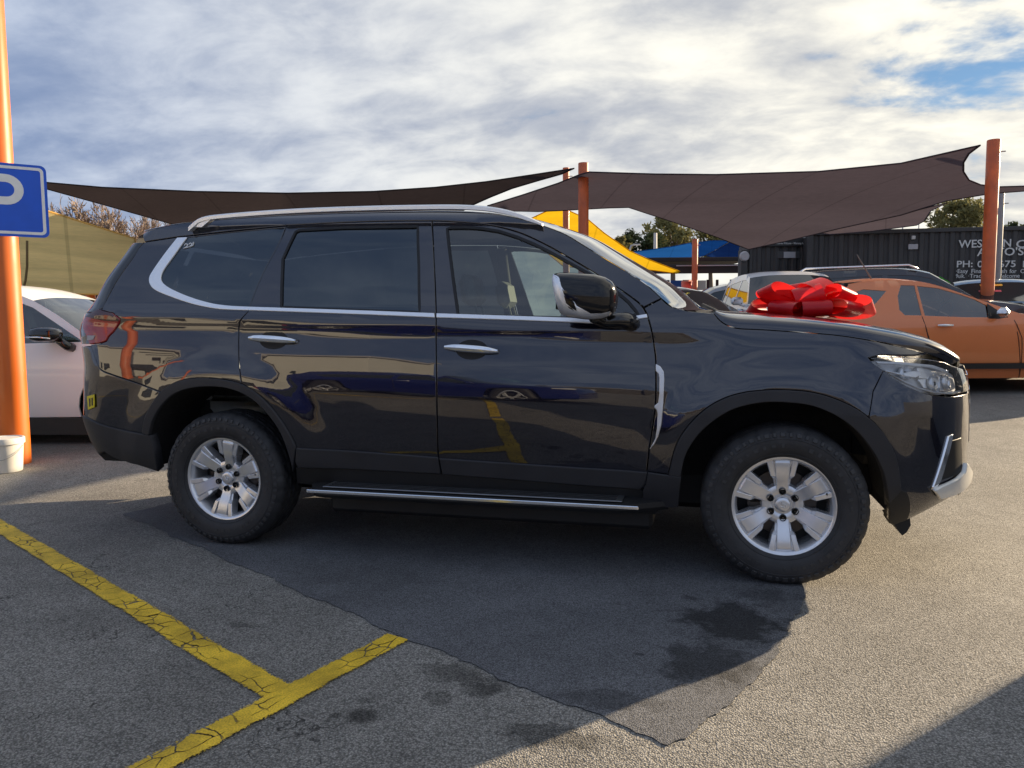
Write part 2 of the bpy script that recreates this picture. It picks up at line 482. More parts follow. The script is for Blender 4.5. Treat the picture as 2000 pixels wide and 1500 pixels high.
def panel_mesh(outer, holes=(), off=0.0, flange=.014, gap=.0028, bev=.003, res=.035, edge_res=.02, surf=Q):
    outer = densify(clean(outer), edge_res); holes = [densify(clean(h), edge_res) for h in holes]
    if area(outer) < 0: outer = outer[::-1]
    holes = [h if area(h) < 0 else h[::-1] for h in holes]
    O1 = inset(outer, gap+bev); H1 = [inset(h, -(bev)) if area(h) > 0 else inset(h, -bev) for h in holes]
    H1 = [inset(h[::-1], -(bev))[::-1] for h in holes]
    V, T, loops = tri_fill(O1, H1, res)
    P, n = surf(V[:, 0], V[:, 1], off)
    verts = list(P); norms = list(n); faces = [tuple(t) for t in T]
    rings = [(loops[0], inset(outer, gap))]
    for l, h in zip(loops[1:], holes): rings.append((l, h))
    for l, edge in rings:
        E_ = np.array(edge); pe, ne = surf(E_[:, 0], E_[:, 1], off-bev*.8)
        pd, nd = surf(E_[:, 0], E_[:, 1], off-flange)
        k1 = len(verts); m = len(l)
        base = np.array([verts[i] for i in l])
        out = pe-base; out -= (out*ne).sum(1, keepdims=True)*ne
        out /= np.maximum(np.linalg.norm(out, axis=1, keepdims=True), 1e-9)
        nm = ne*.6+out*.8; nm /= np.linalg.norm(nm, axis=1, keepdims=True)
        verts += list(pe); norms += list(nm)
        k2 = len(verts); verts += list(pd); norms += list(out)
        for i in range(m):
            j = (i+1) % m
            faces.append((l[j], l[i], k1+i, k1+j)); faces.append((k1+j, k1+i, k2+i, k2+j))
    return np.array(verts), faces, np.array(norms)
def both(name, verts, faces, m, parent, norms=None, smooth=True, far=True):
    a = mesh_obj(name, verts, faces, m, parent, smooth, norms)
    b = None
    if far:
        v2 = np.array(verts)*np.array([1, -1, 1]); n2 = None if norms is None else np.array(norms)*np.array([1, -1, 1])
        b = mesh_obj(name, v2, [tuple(f)[::-1] for f in faces], m, parent, smooth, n2)
    return a, b
def panel(name, outer, m, parent, holes=(), far=True, **k):
    v, f, n = panel_mesh(outer, holes, **k)
    return both(name, v, f, m, parent, n, far=far)

# ------------------------------------------------------------------ black SUV
suv = thing('black_suv', 'glossy black seven seat SUV with silver alloy wheels and chrome side trim, nearest the camera', 'car')

L_B = [(844, 431), (849.5, 548), (851.6, 614), (851.6, 680), (854, 830), (856, 892), (862, 924.5)]
L_FD_F = [(1265, 618), (1272, 644), (1278, 680), (1281, 713), (1280, 792), (1272, 850), (1268, 876), (1263, 920), (1259, 946), (1251, 955)]
L_FD_T = [(844, 431), (874, 432), (930, 436), (975, 443), (1020, 456), (1065, 477), (1110, 502), (1155, 529), (1200, 558), (1234, 581), (1254, 598), (1265, 618)]
L_RD_T = [(559.6, 440), (674.6, 434), (760, 431.5), (844, 431)]
L_RD_R = [(559.6, 440), (544, 478), (521, 520.5), (501.5, 563), (490, 594), (484.5, 607), (472, 622), (467, 634), (465.6, 674), (467, 715), (472, 751)]
ARCH_RO = [(279, 845.5), (285, 814), (303, 781), (324, 758), (360, 742), (405, 738.5), (450, 744), (480, 754), (510, 775), (540, 808), (564, 844), (579, 874)]
ARCH_RI = [(292.5, 850), (300, 820), (318, 790), (345, 767), (384, 756), (435, 756), (477, 769), (510, 793), (540, 829), (558, 865), (570, 904), (574.5, 928)]
ARCH_FO = [(1306, 928), (1316, 886), (1328, 856), (1350, 826), (1380, 798), (1416, 778), (1450, 768), (1480, 764), (1520, 762), (1580, 766), (1632, 780), (1680, 804), (1716, 836), (1740, 872), (1753, 912), (1758, 956)]
ARCH_FI = [(1329, 930), (1338, 890), (1356, 858), (1380, 832), (1410, 810), (1440, 796), (1480, 787), (1520, 785), (1580, 791), (1632, 811), (1672, 840), (1704, 880), (1724, 920), (1732, 956), (1735, 986)]
def C(l, n=5): return catmull(l, n)
zB, zFDF, zFDT, zRDT, zRDR = (tr(C(l)) for l in (L_B, L_FD_F, L_FD_T, L_RD_T, L_RD_R))
zARO, zARI, zAFO, zAFI = (tr(C(l)) for l in (ARCH_RO, ARCH_RI, ARCH_FO, ARCH_FI))
bottom_f = tr([(1160, 949), (1000, 936), (862, 925)])
# windows
W_FRONT = [(894, 616), (884, 540), (873, 447), (880, 444.5), (907, 444), (941, 446), (975, 451.5), (1011, 463), (1042, 476), (1076, 493), (1110, 512), (1155, 537), (1200, 566), (1227, 589), (1247, 613),
           (1213, 622), (1170, 625), (1110, 621.5), (975, 617.5)]
W_REAR = [(549, 600), (552, 506), (577, 453), (584, 449.5), (674, 444.5), (816, 442.5), (818, 520), (819, 610.5), (700, 606)]
wf = tr(W_FRONT); wr = tr(W_REAR)
# front door
fd, fd_far = panel('front_door', zFDT[:-1]+zFDF+bottom_f+zB[::-1][1:], PAINT, suv, holes=[wf])
# rear door: bottom + arch part
arch_cut2 = tr(C([(472, 751), (480, 754), (510, 775), (540, 808), (564, 844), (579, 874), (583, 912)]))
rd, rd_far = panel('rear_door', zRDT[:-1]+zB+tr([(800, 922), (700, 916)])+arch_cut2[::-1]+zRDR[::-1][1:-1], PAINT, suv, holes=[wr])
# glass, a little inside the frames
panel('front_door_glass', wf, GLASS_F, fd, off=-.006, flange=.003, gap=-.004, bev=.0005, far=False)
panel('rear_door_glass', wr, GLASS_D, rd, off=-.006, flange=.003, gap=-.004, bev=.0005, far=False)
v, f, n = panel_mesh(wf, (), off=-.006, flange=.003, gap=-.004, bev=.0005); mesh_obj('front_door_glass', v*np.array([1, -1, 1]), [q[::-1] for q in f], GLASS_F, fd_far, True, n*np.array([1, -1, 1]))
v, f, n = panel_mesh(wr, (), off=-.006, flange=.003, gap=-.004, bev=.0005); mesh_obj('rear_door_glass', v*np.array([1, -1, 1]), [q[::-1] for q in f], GLASS_D, rd_far, True, n*np.array([1, -1, 1]))
# weather strips round the door glass: matte black lines
def line_strip(name, pts, w, m, parent, off=.002, closed=False, far=False):
    P = np.array(pts); n_ = len(P); A = []; B = []
    for i in range(n_):
        d = P[(i+1) % n_]-P[i-1] if closed else P[min(i+1, n_-1)]-P[max(i-1, 0)]
        t = np.array([-d[1], d[0]])/max(np.hypot(*d), 1e-9)*w/2; A.append(P[i]+t); B.append(P[i]-t)
    A = np.array(A); B = np.array(B)
    pa, na = Q(A[:, 0], A[:, 1], off); pb, nb = Q(B[:, 0], B[:, 1], off)
    pa2, _ = Q(A[:, 0], A[:, 1], -.008); pb2, _ = Q(B[:, 0], B[:, 1], -.008)
    V = list(pa)+list(pb)+list(pa2)+list(pb2); F = []; m_ = n_ if closed else n_-1
    for i in range(m_):
        j = (i+1) % n_
        F += [(i, n_+i, n_+j, j), (2*n_+i, i, j, 2*n_+j), (n_+i, 3*n_+i, 3*n_+j, n_+j)]
    if not closed:
        F += [(0, 2*n_, 3*n_, n_), (n_-1, 2*n_-1, 4*n_-1, 3*n_-1)]
    V = np.array(V)
    o = mesh_obj(name, V, F, m, parent); autosmooth(o, 40)
    if far: autosmooth(mesh_obj(name, V*np.array([1, -1, 1]), [q[::-1] for q in F], m, parent), 40)
    return o
line_strip('window_seal', densify(wf, .03), .014, PLASTIC_D, fd, off=.0015, closed=True)
line_strip('window_seal', densify(wr, .03), .014, PLASTIC_D, rd, off=.0015, closed=True)

# quarter panel with the rear side window
CH_OUT = [(347, 465), (324, 494), (300, 528), (292.4, 543), (294, 556), (306, 568), (340, 582), (380, 595), (420, 603), (452, 605.5), (485, 606.5)]
CH_IN = [(366, 464), (340, 500), (320, 528), (315, 541), (318, 552), (332, 563), (360, 576), (390, 586.5), (420, 594), (452, 598), (487, 599.8)]
ch_out = tr(C(CH_OUT, 4)); ch_in = tr(C(CH_IN, 4))
q_top = tr([(558, 441), (446, 453), (366, 464)])
qglass = ch_in+tr([(491, 596), (503, 564), (523, 521), (546, 478), (557, 444)])+tr([(446, 454.5)])
zQREAR = tr(C([(282, 473), (272, 484), (260, 504), (230, 546), (207, 588), (200, 602)]))
TAIL = [(194, 604), (220, 611), (234, 622), (234, 631), (222, 648), (208, 666), (196, 670.5), (176, 673), (168, 652), (162, 630), (168, 619), (182, 610)]
zTAIL = tr(TAIL)
zBJ = tr(C([(312, 765), (270, 749), (225, 734), (197, 722), (187, 702), (178, 676)]))       # rear bumper / quarter joint
tail_edge = zTAIL[0:7]
quarter = q_top[:1]+tr([(446, 452), (346, 463)])+zQREAR+tail_edge+[zTAIL[7]]+zBJ[::-1]+[p for p in zARO if p[0] > zBJ[0][0] and p[0] < zRDR[-1][0]]+zRDR[::-1]
qp, qp_far = panel('quarter_panel', quarter, PAINT, suv, holes=[qglass])
for par, sg in ((qp, 1), (qp_far, -1)):
    v, f, n = panel_mesh(qglass, (), off=-.004, flange=.003, gap=-.003, bev=.0005)
    if sg > 0: mesh_obj('quarter_glass', v, f, GLASS_D, par, True, n)
    else: mesh_obj('quarter_glass', v*np.array([1, -1, 1]), [q[::-1] for q in f], GLASS_D, par, True, n*np.array([1, -1, 1]))
# chrome trim: the broad hook round the quarter glass and the belt strips
panel('quarter_chrome_trim', ch_out+ch_in[::-1], SATIN, suv, off=.007, flange=.010, gap=0, bev=.003, res=.02, edge_res=.012)
belt_r = tr([(487, 599.8), (600, 603.5), (720, 607.5), (848.5, 612.5)]); belt_r2 = tr([(849, 620.5), (720, 615), (600, 610.5), (485.5, 606.5)])
belt_f = tr(C([(853, 612.8), (975, 616.8), (1110, 621.5), (1165, 624.5), (1213, 622), (1263, 614)], 3)); belt_f2 = tr(C([(1264.5, 620.5), (1213, 629), (1165, 632), (1110, 629.5), (975, 624.5), (853, 620.7)], 3))
panel('belt_chrome_trim', belt_r+belt_r2, SATIN, suv, off=.007, flange=.010, gap=0, bev=.0025, res=.02)
panel('belt_chrome_trim', belt_f+belt_f2, SATIN, suv, off=.007, flange=.010, gap=0, bev=.0025, res=.02)
# roof side with A pillar
ROOF_E = [(283, 452), (340, 438), (400, 431), (500, 423.5), (600, 418.5), (700, 415.5), (850, 413.5), (950, 416), (1000, 423), (1046, 435)]
APIL = [(1046, 435), (1100, 455), (1140, 478.5), (1180, 503), (1220, 527), (1260, 553), (1292, 582)]
zROOF = tr(C(ROOF_E)); zAP = tr(C(APIL))
top_line = tr([(282, 472.5), (346, 462.5), (446, 451.5)])+zRDT+zFDT[1:-6]
panel('roof_side', top_line+tr([(1250, 594), (1257, 600)])+tr([(1292, 582.5)])+zAP[::-1][1:]+zROOF[::-1][1:], PAINT, suv)
# front wing
HEAD = [(1700, 699.4), (1722, 696), (1755, 697), (1788, 698.5), (1826, 703), (1845, 706), (1859.5, 714), (1876, 719), (1887, 725), (1891, 740), (1892, 761), (1882.6, 766.5), (1856, 771.5), (1826.5, 769), (1799, 762), (1771.5, 750), (1744, 734.6), (1722, 720), (1706.6, 706)]
zHEAD = tr(HEAD)
BON = [(1394, 611), (1411, 629), (1437, 640), (1475, 642.5), (1512, 644.5), (1625, 653), (1700, 664), (1749, 674), (1800, 687), (1838, 700)]
zBON = tr(C(BON, 4))
cowl = tr([(1292, 583), (1300, 591), (1312, 599), (1343, 606.5), (1394, 611)])
zWJ = tr([(1726, 722.5), (1706, 764), (1697, 818)])           # wing / front bumper joint
wing = cowl[:-1]+zBON[:-3]+tr([(1790, 694), (1755, 694), (1722, 693), (1697, 699), (1706, 709)])+zWJ+[p for p in zAFO[::-1] if p[0] < zWJ[-1][0]]+tr([(1308, 927), (1263, 921)])+zFDF[::-1][2:]+tr([(1258, 601)])
wing_o, _ = panel('front_wing', wing, PAINT, suv)
# arch trims
panel('wheel_arch_trim', zARO+[zARI[-3]]+zARI[:-2][::-1], PLASTIC, suv, off=.011, flange=.045, gap=0, bev=.004, res=.02)
panel('wheel_arch_trim', zAFO+zAFI[:-1][::-1], PLASTIC, suv, off=.011, flange=.045, gap=0, bev=.004, res=.02)
# lower cladding
clad_r_top = tr([(580, 874), (720, 882), (856, 892)]); clad_r_bot = tr([(862, 925), (720, 917), (583, 912)])
panel('door_cladding', clad_r_top+clad_r_bot+tr([(578, 900)]), PLASTIC, suv, off=.012, flange=.014, gap=.001, bev=.005, res=.03)
clad_f = tr([(859, 894), (1000, 903.5), (1130, 912), (1265, 921.5), (1260, 944), (1251, 955), (1160, 949), (1000, 936), (865, 925.5)])
panel('door_cladding', clad_f, PLASTIC, suv, off=.012, flange=.014, gap=.001, bev=.005, res=.03)
panel('wing_cladding', tr([(1266, 921.5), (1308, 927.5), (1331, 930), (1328, 950), (1325, 990), (1290, 990), (1256, 975), (1256, 956), (1262, 946)]), PLASTIC, suv, off=.010, flange=.016, gap=.001, bev=.004, res=.03)
# sill under the doors
panel('sill', tr([(577, 914), (720, 919), (862, 927), (1000, 938), (1160, 951), (1250, 957), (1290, 990), (1280, 1006), (1000, 985), (700, 960), (580, 945)]), PLASTIC_D, suv, off=-.004, flange=.02, gap=0, res=.04)
# rear bumper
zc = np.linspace(1.0, .35, 14)
def rear_centre(z0, z1, k=12):
    z = np.linspace(z0, z1, k); return [(float(a)+.004, float(b)) for a, b in zip(s_end(z, False), z)]
def front_centre(z0, z1, k=12):
    z = np.linspace(z0, z1, k); return [(float(a)-.004, float(b)) for a, b in zip(s_end(z, True), z)]
BL = tr(C([(292, 850), (240, 839.5), (197, 828), (171, 815)]))
zl = BL[-1][1]
arch_low = [p for p in zARO if p[0] <= zBJ[0][0]]
def shift(p, q): return (p[0]+q[0], p[1]+q[1])
panel('rear_bumper', zBJ+rear_centre(zBJ[-1][1]-.01, zl, 10)+BL[::-1]+arch_low[::1][::-1][::-1][:0]+[zARO[0]]+[p for p in zARO if p[0] < zBJ[0][0]][1:], PAINT, suv)
low_b = tr(C([(171, 819), (181, 847), (204, 880), (228, 895), (270, 908), (318, 922)]))
zlow = .40
panel('rear_bumper_lower', BL+rear_centre(zl, .42, 6)+[(float(s_end(np.array(.42), False))+.35, .40)]+tr([(204, 882), (228, 896), (270, 908), (310, 921)])+tr([(303, 880), (294, 851)]), PLASTIC, suv, off=.006, flange=.06, gap=.001, bev=.006, res=.04)
# tailgate with rear glass, wrapped round the back
tg_edge = zQREAR+[zTAIL[0], zTAIL[-1]]
ztop = zQREAR[0][1]
panel('tailgate', tg_edge+rear_centre(tg_edge[-1][1], ztop+.02, 16), GLOSSB, suv, res=.05)
panel('tailgate_lower', [zTAIL[8], zTAIL[9], zTAIL[10], zTAIL[11]]+rear_centre(tg_edge[-1][1]-.006, zBJ[-1][1]+.01, 10)+[zTAIL[7]], PAINT, suv, res=.05)
# tail lamp: dark upper, bright lower
mid = tr([(234, 629), (200, 631), (162, 632)])
tl, tl_far = panel('tail_light', zTAIL, RED_LENS, suv, off=.006, flange=.03, gap=.002, bev=.005, res=.02)
panel('upper_lens', [zTAIL[0], zTAIL[1], zTAIL[2], mid[0]]+tr([(205, 627), (180, 622)])+[zTAIL[10], zTAIL[11]], RED_DARK, tl, off=.0085, flange=.004, gap=.003, bev=.001, res=.02, far=False)
panel('reverse_lens', tr([(173, 655), (189, 655), (184, 664), (173, 665)]), mat('dull_clear_lens', (.36, .30, .28), rough=.15, coat=.7), tl, off=.009, flange=.004, gap=.001, bev=.001, res=.02, far=False)
# yellow plate by the tailgate corner
yl = mat('plate_yellow', (.75, .60, .02), rough=.45, noise=.1)
pl, _ = panel('number_plate', tr([(173, 774), (186, 770), (187, 795), (175, 800)]), yl, suv, off=.010, flange=.006, gap=0, bev=.001, res=.02, far=False)
panel('plate_character', tr([(177, 778), (180, 777), (180.5, 793), (178, 794)]), GLOSSB, pl, off=.0115, flange=.001, gap=0, bev=.0003, res=.02, far=False)
panel('plate_character', tr([(182, 777), (184.5, 776), (185, 791), (182.5, 792)]), GLOSSB, pl, off=.0115, flange=.001, gap=0, bev=.0003, res=.02, far=False)
# front bumper
fb_bot = tr(C([(1735, 988), (1735, 1020), (1746, 1024), (1777, 1013), (1813, 995), (1857, 971), (1882, 958)]))
fb = [zWJ[0]]+zWJ[1:]+[p for p in zAFO if p[0] > zWJ[-1][0]]+tr([(1738, 986)])
lip_z = .33
fb_low = fb_bot[2:]+front_centre(fb_bot[-1][1], .93, 14)
fb_top = tr([(1893, 766), (1882, 770), (1856, 775), (1826, 772.5), (1799, 765.5), (1771, 753.5), (1744, 738)])
panel('front_bumper', fb+fb_low+fb_top, PAINT, suv, gap=.002)
panel('front_arch_extension', [zAFO[-1]]+tr([(1732, 956), (1735, 988), (1735, 1020), (1746, 1023), (1770, 1014), (1770, 960)]), PLASTIC_D, suv, off=.006, flange=.05, gap=0, res=.03)
# chrome frame on the bumper corner with dark insert
panel('bumper_insert', tr([(1852, 862), (1876, 855), (1878, 905), (1872, 925), (1833, 938), (1828, 948)]), PLASTIC_D, suv, off=.004, flange=.01, gap=0, res=.02)
panel('bumper_chrome_trim', tr([(1850, 852), (1858, 848), (1856, 862), (1835, 938), (1827, 951), (1818, 956)]), CHROME, suv, off=.010, flange=.012, gap=0, bev=.003, res=.02)
panel('bumper_chrome_foot', tr([(1818, 955), (1832, 947), (1862, 933), (1875, 920), (1878, 903), (1891, 924), (1890, 941), (1860, 961), (1829, 970)]), mat('silver_bumper_trim', (.80, .79, .74), rough=.35, metal=.25, coat=.4), suv, off=.026, flange=.02, gap=0, bev=.004, res=.02)
panel('skid_plate_trim', tr([(1868, 965), (1892, 950), (1889, 943), (1876, 950)]), MATS['silver_bumper_trim'], suv, off=.012, flange=.014, gap=0, bev=.003, res=.02)
# bumper deflector flap
P_ = [atY(u, v, -.70) for u, v in ((1743, 1018), (1777, 1008), (1779, 1026), (1771, 1040), (1762, 1046), (1754, 1036))]
b_ = MB(); k = len(P_)
b_.add([tuple(p) for p in P_]+[(p[0], p[1]+.22, p[2]) for p in P_], [tuple(range(k))[::-1], tuple(range(k, 2*k))]+[(i, (i+1) % k, k+(i+1) % k, k+i) for i in range(k)])
both('air_deflector', np.array(b_.v), b_.f, PLASTIC_D, suv, None, False)
# grille between the lamps
gz = np.linspace(.62, 1.0, 12)
gr_out = [(float(s_end(np.array(z), True))-.27, float(z)) for z in gz]
g_, _ = panel('grille', gr_out+front_centre(1.0, .62, 12), PLASTIC_D, suv, off=.006, flange=.03, gap=0, res=.04)
for z in (.68, .75, .82, .89, .96):
    line_strip('grille_bar', [(float(s_end(np.array(z), True))-.25+.245*t/14, z) for t in range(15)], .02, CHROME, suv, off=.010, far=True)
# headlight
hl, hl_far = panel('headlight', zHEAD, CLEAR, suv, off=.004, flange=.01, gap=.002, bev=.004, res=.02)
lamp_in = mat('lamp_bowl_chrome', (.92, .93, .95), rough=.25, metal=.55)
lamp_dk = mat('lamp_grey', (.70, .71, .73), rough=.35, metal=.1)
for par, sg in ((hl, 1), (hl_far, -1)):
    S_ = np.array([1, sg, 1])
    def hp(name, pts, m, off, fl=.012, bev=.003):
        v, f, n = panel_mesh(tr(pts), (), off=off, flange=fl, gap=0, bev=bev, res=.02)
        mesh_obj(name, v*S_, [q[::-1] for q in f] if sg < 0 else f, m, par, True, n*S_)
    hp('lamp_housing', HEAD, lamp_dk, -.055, .02)
    hp('reflector', [(1806, 738), (1850, 728), (1878, 735), (1884, 758), (1850, 765), (1818, 757)], lamp_in, -.038, .015)
    hp('reflector', [(1800, 711), (1830, 712), (1842, 722), (1835, 738), (1806, 736)], lamp_in, -.030, .02)
    hp('daytime_strip', [(1715, 704), (1760, 704), (1826, 710), (1860, 722), (1858, 727), (1822, 716), (1760, 709.5), (1718, 708)], mat('lamp_white_guide', (.88, .89, .90), rough=.2, coat=.5), -.014, .01)
    hp('lower_strip', [(1735, 727), (1772, 744), (1800, 757), (1828, 764.5), (1856, 766.5), (1880, 762), (1881, 766), (1856, 770), (1827, 767.5), (1799, 760.5), (1770, 747.5)], MATS['lamp_white_guide'], -.008, .01)
    for (u_, v_, r_) in ((1778, 726, .030), (1838, 747, .040), (1862, 744, .034)):
        z_ = tr([(u_, v_)])[0]; p_, n_ = Q(np.array([z_[0]]), np.array([z_[1]]), -.030); p_ = p_[0]; n_ = n_[0]
        q_ = Vector(n_*.75+np.array([.45, 0, .05])).to_track_quat('Z', 'Y').to_matrix()
        for nm_, prof_, m_ in (('lamp_bowl', [(r_*.35, -.022), (r_*.7, -.012), (r_, .006), (r_*1.05, .008), (r_*1.05, -.02)], lamp_in), ('projector_lens', [(0, .004), (r_*.2, .002), (r_*.38, -.008), (r_*.42, -.02)], GLOSSB)):
            lb = MB().lathe(prof_, 24, 'z'); lb.v = [tuple((Vector(p_)+q_ @ Vector(w_))*1.0) for w_ in lb.v]
            V2 = np.array(lb.v)*S_; mesh_obj(nm_, V2, lb.f if sg > 0 else [q[::-1] for q in lb.f], m_, par, True)
    hp('projector_shroud', [(1730, 722), (1768, 727), (1790, 722), (1805, 724), (1805, 731), (1795, 736), (1776, 734)], SATIN, -.020, .02)
# chrome wing vent
VENT = [(1281, 711), (1290, 716), (1296.4, 726), (1297.6, 740), (1295.6, 792), (1292, 830), (1286, 852), (1278, 868), (1269.6, 877), (1276, 866), (1281, 856), (1284, 836), (1285, 808), (1283, 800), (1278.4, 796), (1279, 792), (1286, 786), (1288, 770), (1288, 738), (1286, 730), (1281, 725)]
panel('wing_vent_trim', tr(VENT), mat('satin_vent_trim', (.72, .73, .75), rough=.38, metal=.9), suv, off=.014, flange=.016, gap=0, bev=.003, res=.02, edge_res=.01)

# ---- bonnet, roof, windscreen
def edge3(zl_): 
    a = np.array(zl_); p, n = Q(a[:, 0], a[:, 1]); return p
def resample(P, k):
    P = np.array(P); d = np.r_[0, np.cumsum(np.linalg.norm(np.diff(P, axis=0), axis=1))]
    t = np.linspace(0, d[-1], k); return np.stack([np.interp(t, d, P[:, i]) for i in range(P.shape[1])], 1)
def dome(name, E, zcf, bxf, p, m, parent, k=15, inset_=.004, blend=None, lip=()):
    """superelliptic sheet from an edge curve over to its mirror image"""
    rows = []
    ang = [math.pi*j/(2*k) for j in range(0, 2*k+1)]
    for i, e in enumerate(E):
        t = i/(len(E)-1); row = []
        yy = abs(e[1])-inset_; bx = bxf(t); dz = zcf(e[0]+bx*.9)-e[2]
        w = float(sstep(.72, 1, t)) if blend else 0.0
        if blend: bx = bx*(1-w)+blend[0]*w; dz = dz*(1-w)+blend[1]*w
        for a in ang:
            c, s_ = math.cos(a), math.sin(a)
            cc = math.copysign(abs(c)**(2/p), c); ss = max(s_, 0)**(2/p)
            h = ss*(1-w)+(1-abs(cc)**2.2)*w
            row.append((e[0]+bx*h, -yy*cc, e[2]+dz*h))
        rows.append(row)
    last = rows[-1]
    for dx, dz in lip: rows.append([(p[0]+dx*float(1-sstep(.42, .66, abs(p[1]))), p[1], p[2]+dz*float(1-.96*sstep(.42, .66, abs(p[1])))) for p in last])
    b = MB().grid(rows); b.f = [q[::-1] for q in b.f]
    return b.obj(name, m, parent, True)
EB = resample(edge3(zBON+tr([(1856, 711)])), 46)
bon_z = lambda x: float(np.interp(x, [.9, 1.17, 1.39, 1.6, 1.8, 2.0, 2.12, 2.19, 2.24, 2.27, 2.30, 2.36, 2.42], [1.290, 1.283, 1.270, 1.252, 1.226, 1.188, 1.155, 1.125, 1.094, 1.072, 1.045, .985, .94]))
bonnet = dome('bonnet', EB, bon_z, lambda t: .02+.03*t+.03*t**6, 3.6, PAINT, suv, lip=((.012, -.018), (.020, -.05), (.018, -.12)))
ER = resample(edge3(zROOF), 44)
roof_z = lambda x: float(np.interp(x, [-2.3, -2.0, -1.5, -1.0, -.3, .2, .6], [1.80, 1.825, 1.85, 1.858, 1.855, 1.835, 1.80]))
roof = dome('roof', ER, roof_z, lambda t: -.06*(1-t), 2.8, PAINT, suv, blend=(.085, .026))
EW = resample(np.vstack([edge3(zAP), edge3(tr([(1312, 599), (1343, 606.5)]))]), 26)
def screen(name, E, bx, bz, m, parent, k=14, sub=0.0):
    rows = []
    for i, e in enumerate(E):
        t = i/(len(E)-1); row = []
        for j in range(-k, k+1):
            q = j/k; h = 1-abs(q)**2.2
            row.append((e[0]+bx(t)*h, abs(e[1])*q*(1-sub), e[2]+bz(t)*h))
        rows.append(row)
    b = MB().grid(rows); b.f = [q[::-1] for q in b.f]
    return b.obj(name, m, parent, True)
windscreen = screen('windscreen', EW, lambda t: .085+.05*t, lambda t: .026-.016*t, GLASS_W, suv)
# cowl panel and wipers at the foot of the screen
Ec0 = np.array([windscreen.data.vertices[i].co[:] for i in range(len(EW)*29-29, len(EW)*29)])
rows = []
for k_, (dx, dz) in enumerate(((0, -.004), (.05, .0), (.12, -.006), (.16, -.05))):
    rows.append([(p[0]+dx*(.6+.4*(1-(p[1]/.8)**2)), p[1]*.96, p[2]+dz-.012) for p in Ec0])
b = MB().grid(rows); b.obj('cowl_panel', PLASTIC_D, suv, True)
for y0, y1 in ((-.55, .02), (.02, .60)):
    b = MB(); b.tube([(1.20, y0, 1.262), (1.165, (y0+y1)/2, 1.288), (1.10, y1, 1.325)], .007, 6)
    b.obj('wiper', PLASTIC_D, suv)
# dark windscreen border on the far side / top
# ---- roof rails
def rail(sg):
    up = [(380, 433), (396, 425), (446, 417.5), (576, 408), (720, 402.5), (860, 400), (920, 401), (965, 405), (1004, 413.5), (1034, 424), (1060, 436.5)]
    P = [atY(u, v, -.700) for u, v in up]; P[0] = atY(372, 442, -.705)
    P = catmull([tuple(p) for p in P], 5)
    b = MB(); m_ = len(P); sec = []
    for i, p in enumerate(P):
        t = i/(m_-1); w = .018; h = .024*(1-.45*sstep(.86, 1, t))
        if i < 4: h = .03; w = .02
        sec.append([(p[0], sg*(p[1]+a), p[2]+c) for a, c in ((-w, -h), (-w*1.05, -h*.3), (-w*.6, 0), (w*.6, 0), (w, -h*.3), (w, -h))])
    for q in sec: b.v += q
    for i in range(m_-1):
        for j in range(6):
            b.f.append((i*6+j, i*6+(j+1) % 6, (i+1)*6+(j+1) % 6, (i+1)*6+j))
    b.f.append(tuple(range(6))); b.f.append(tuple((m_-1)*6+j for j in range(6)))
    # rear foot plate
    q = [atY(u, v, -.712) for u, v in ((368, 443.5), (394, 443.5), (412, 428), (394, 424))]
    k0 = len(b.v); b.v += [(p[0], sg*p[1], p[2]) for p in q]+[(p[0], sg*(p[1]+.035), p[2]) for p in q]
    b.f += [(k0, k0+1, k0+2, k0+3), (k0+4, k0+7, k0+6, k0+5)]+[(k0+i, k0+(i+1) % 4, k0+4+(i+1) % 4, k0+4+i) for i in range(4)]
    o = b.obj('roof_rail', SATIN, suv); autosmooth(o, 50)
rail(1); rail(-1)
# roof spoiler at the back
sp = [(-2.262, 1.750), (-2.243, 1.788), (-2.19, 1.813), (-2.10, 1.829), (-1.95, 1.843), (-1.82, 1.846), (-1.85, 1.80), (-2.1, 1.735)]
rows = []
for j in range(-12, 13):
    q = j/12; e = abs(q)**5
    rows.append([(x+.05*e, .635*q, z-.030*e) for x, z in sp])
b = MB().grid(rows); b.f += [tuple(range(8)), tuple(len(b.v)-8+j for j in range(8))[::-1]]
autosmooth(b.obj('roof_spoiler', PAINT, suv), 50)
b = MB().box((-1.6, 0, 1.87), (.10, .03, .04), bev=.012); b.obj('roof_antenna_fin', PAINT, suv)

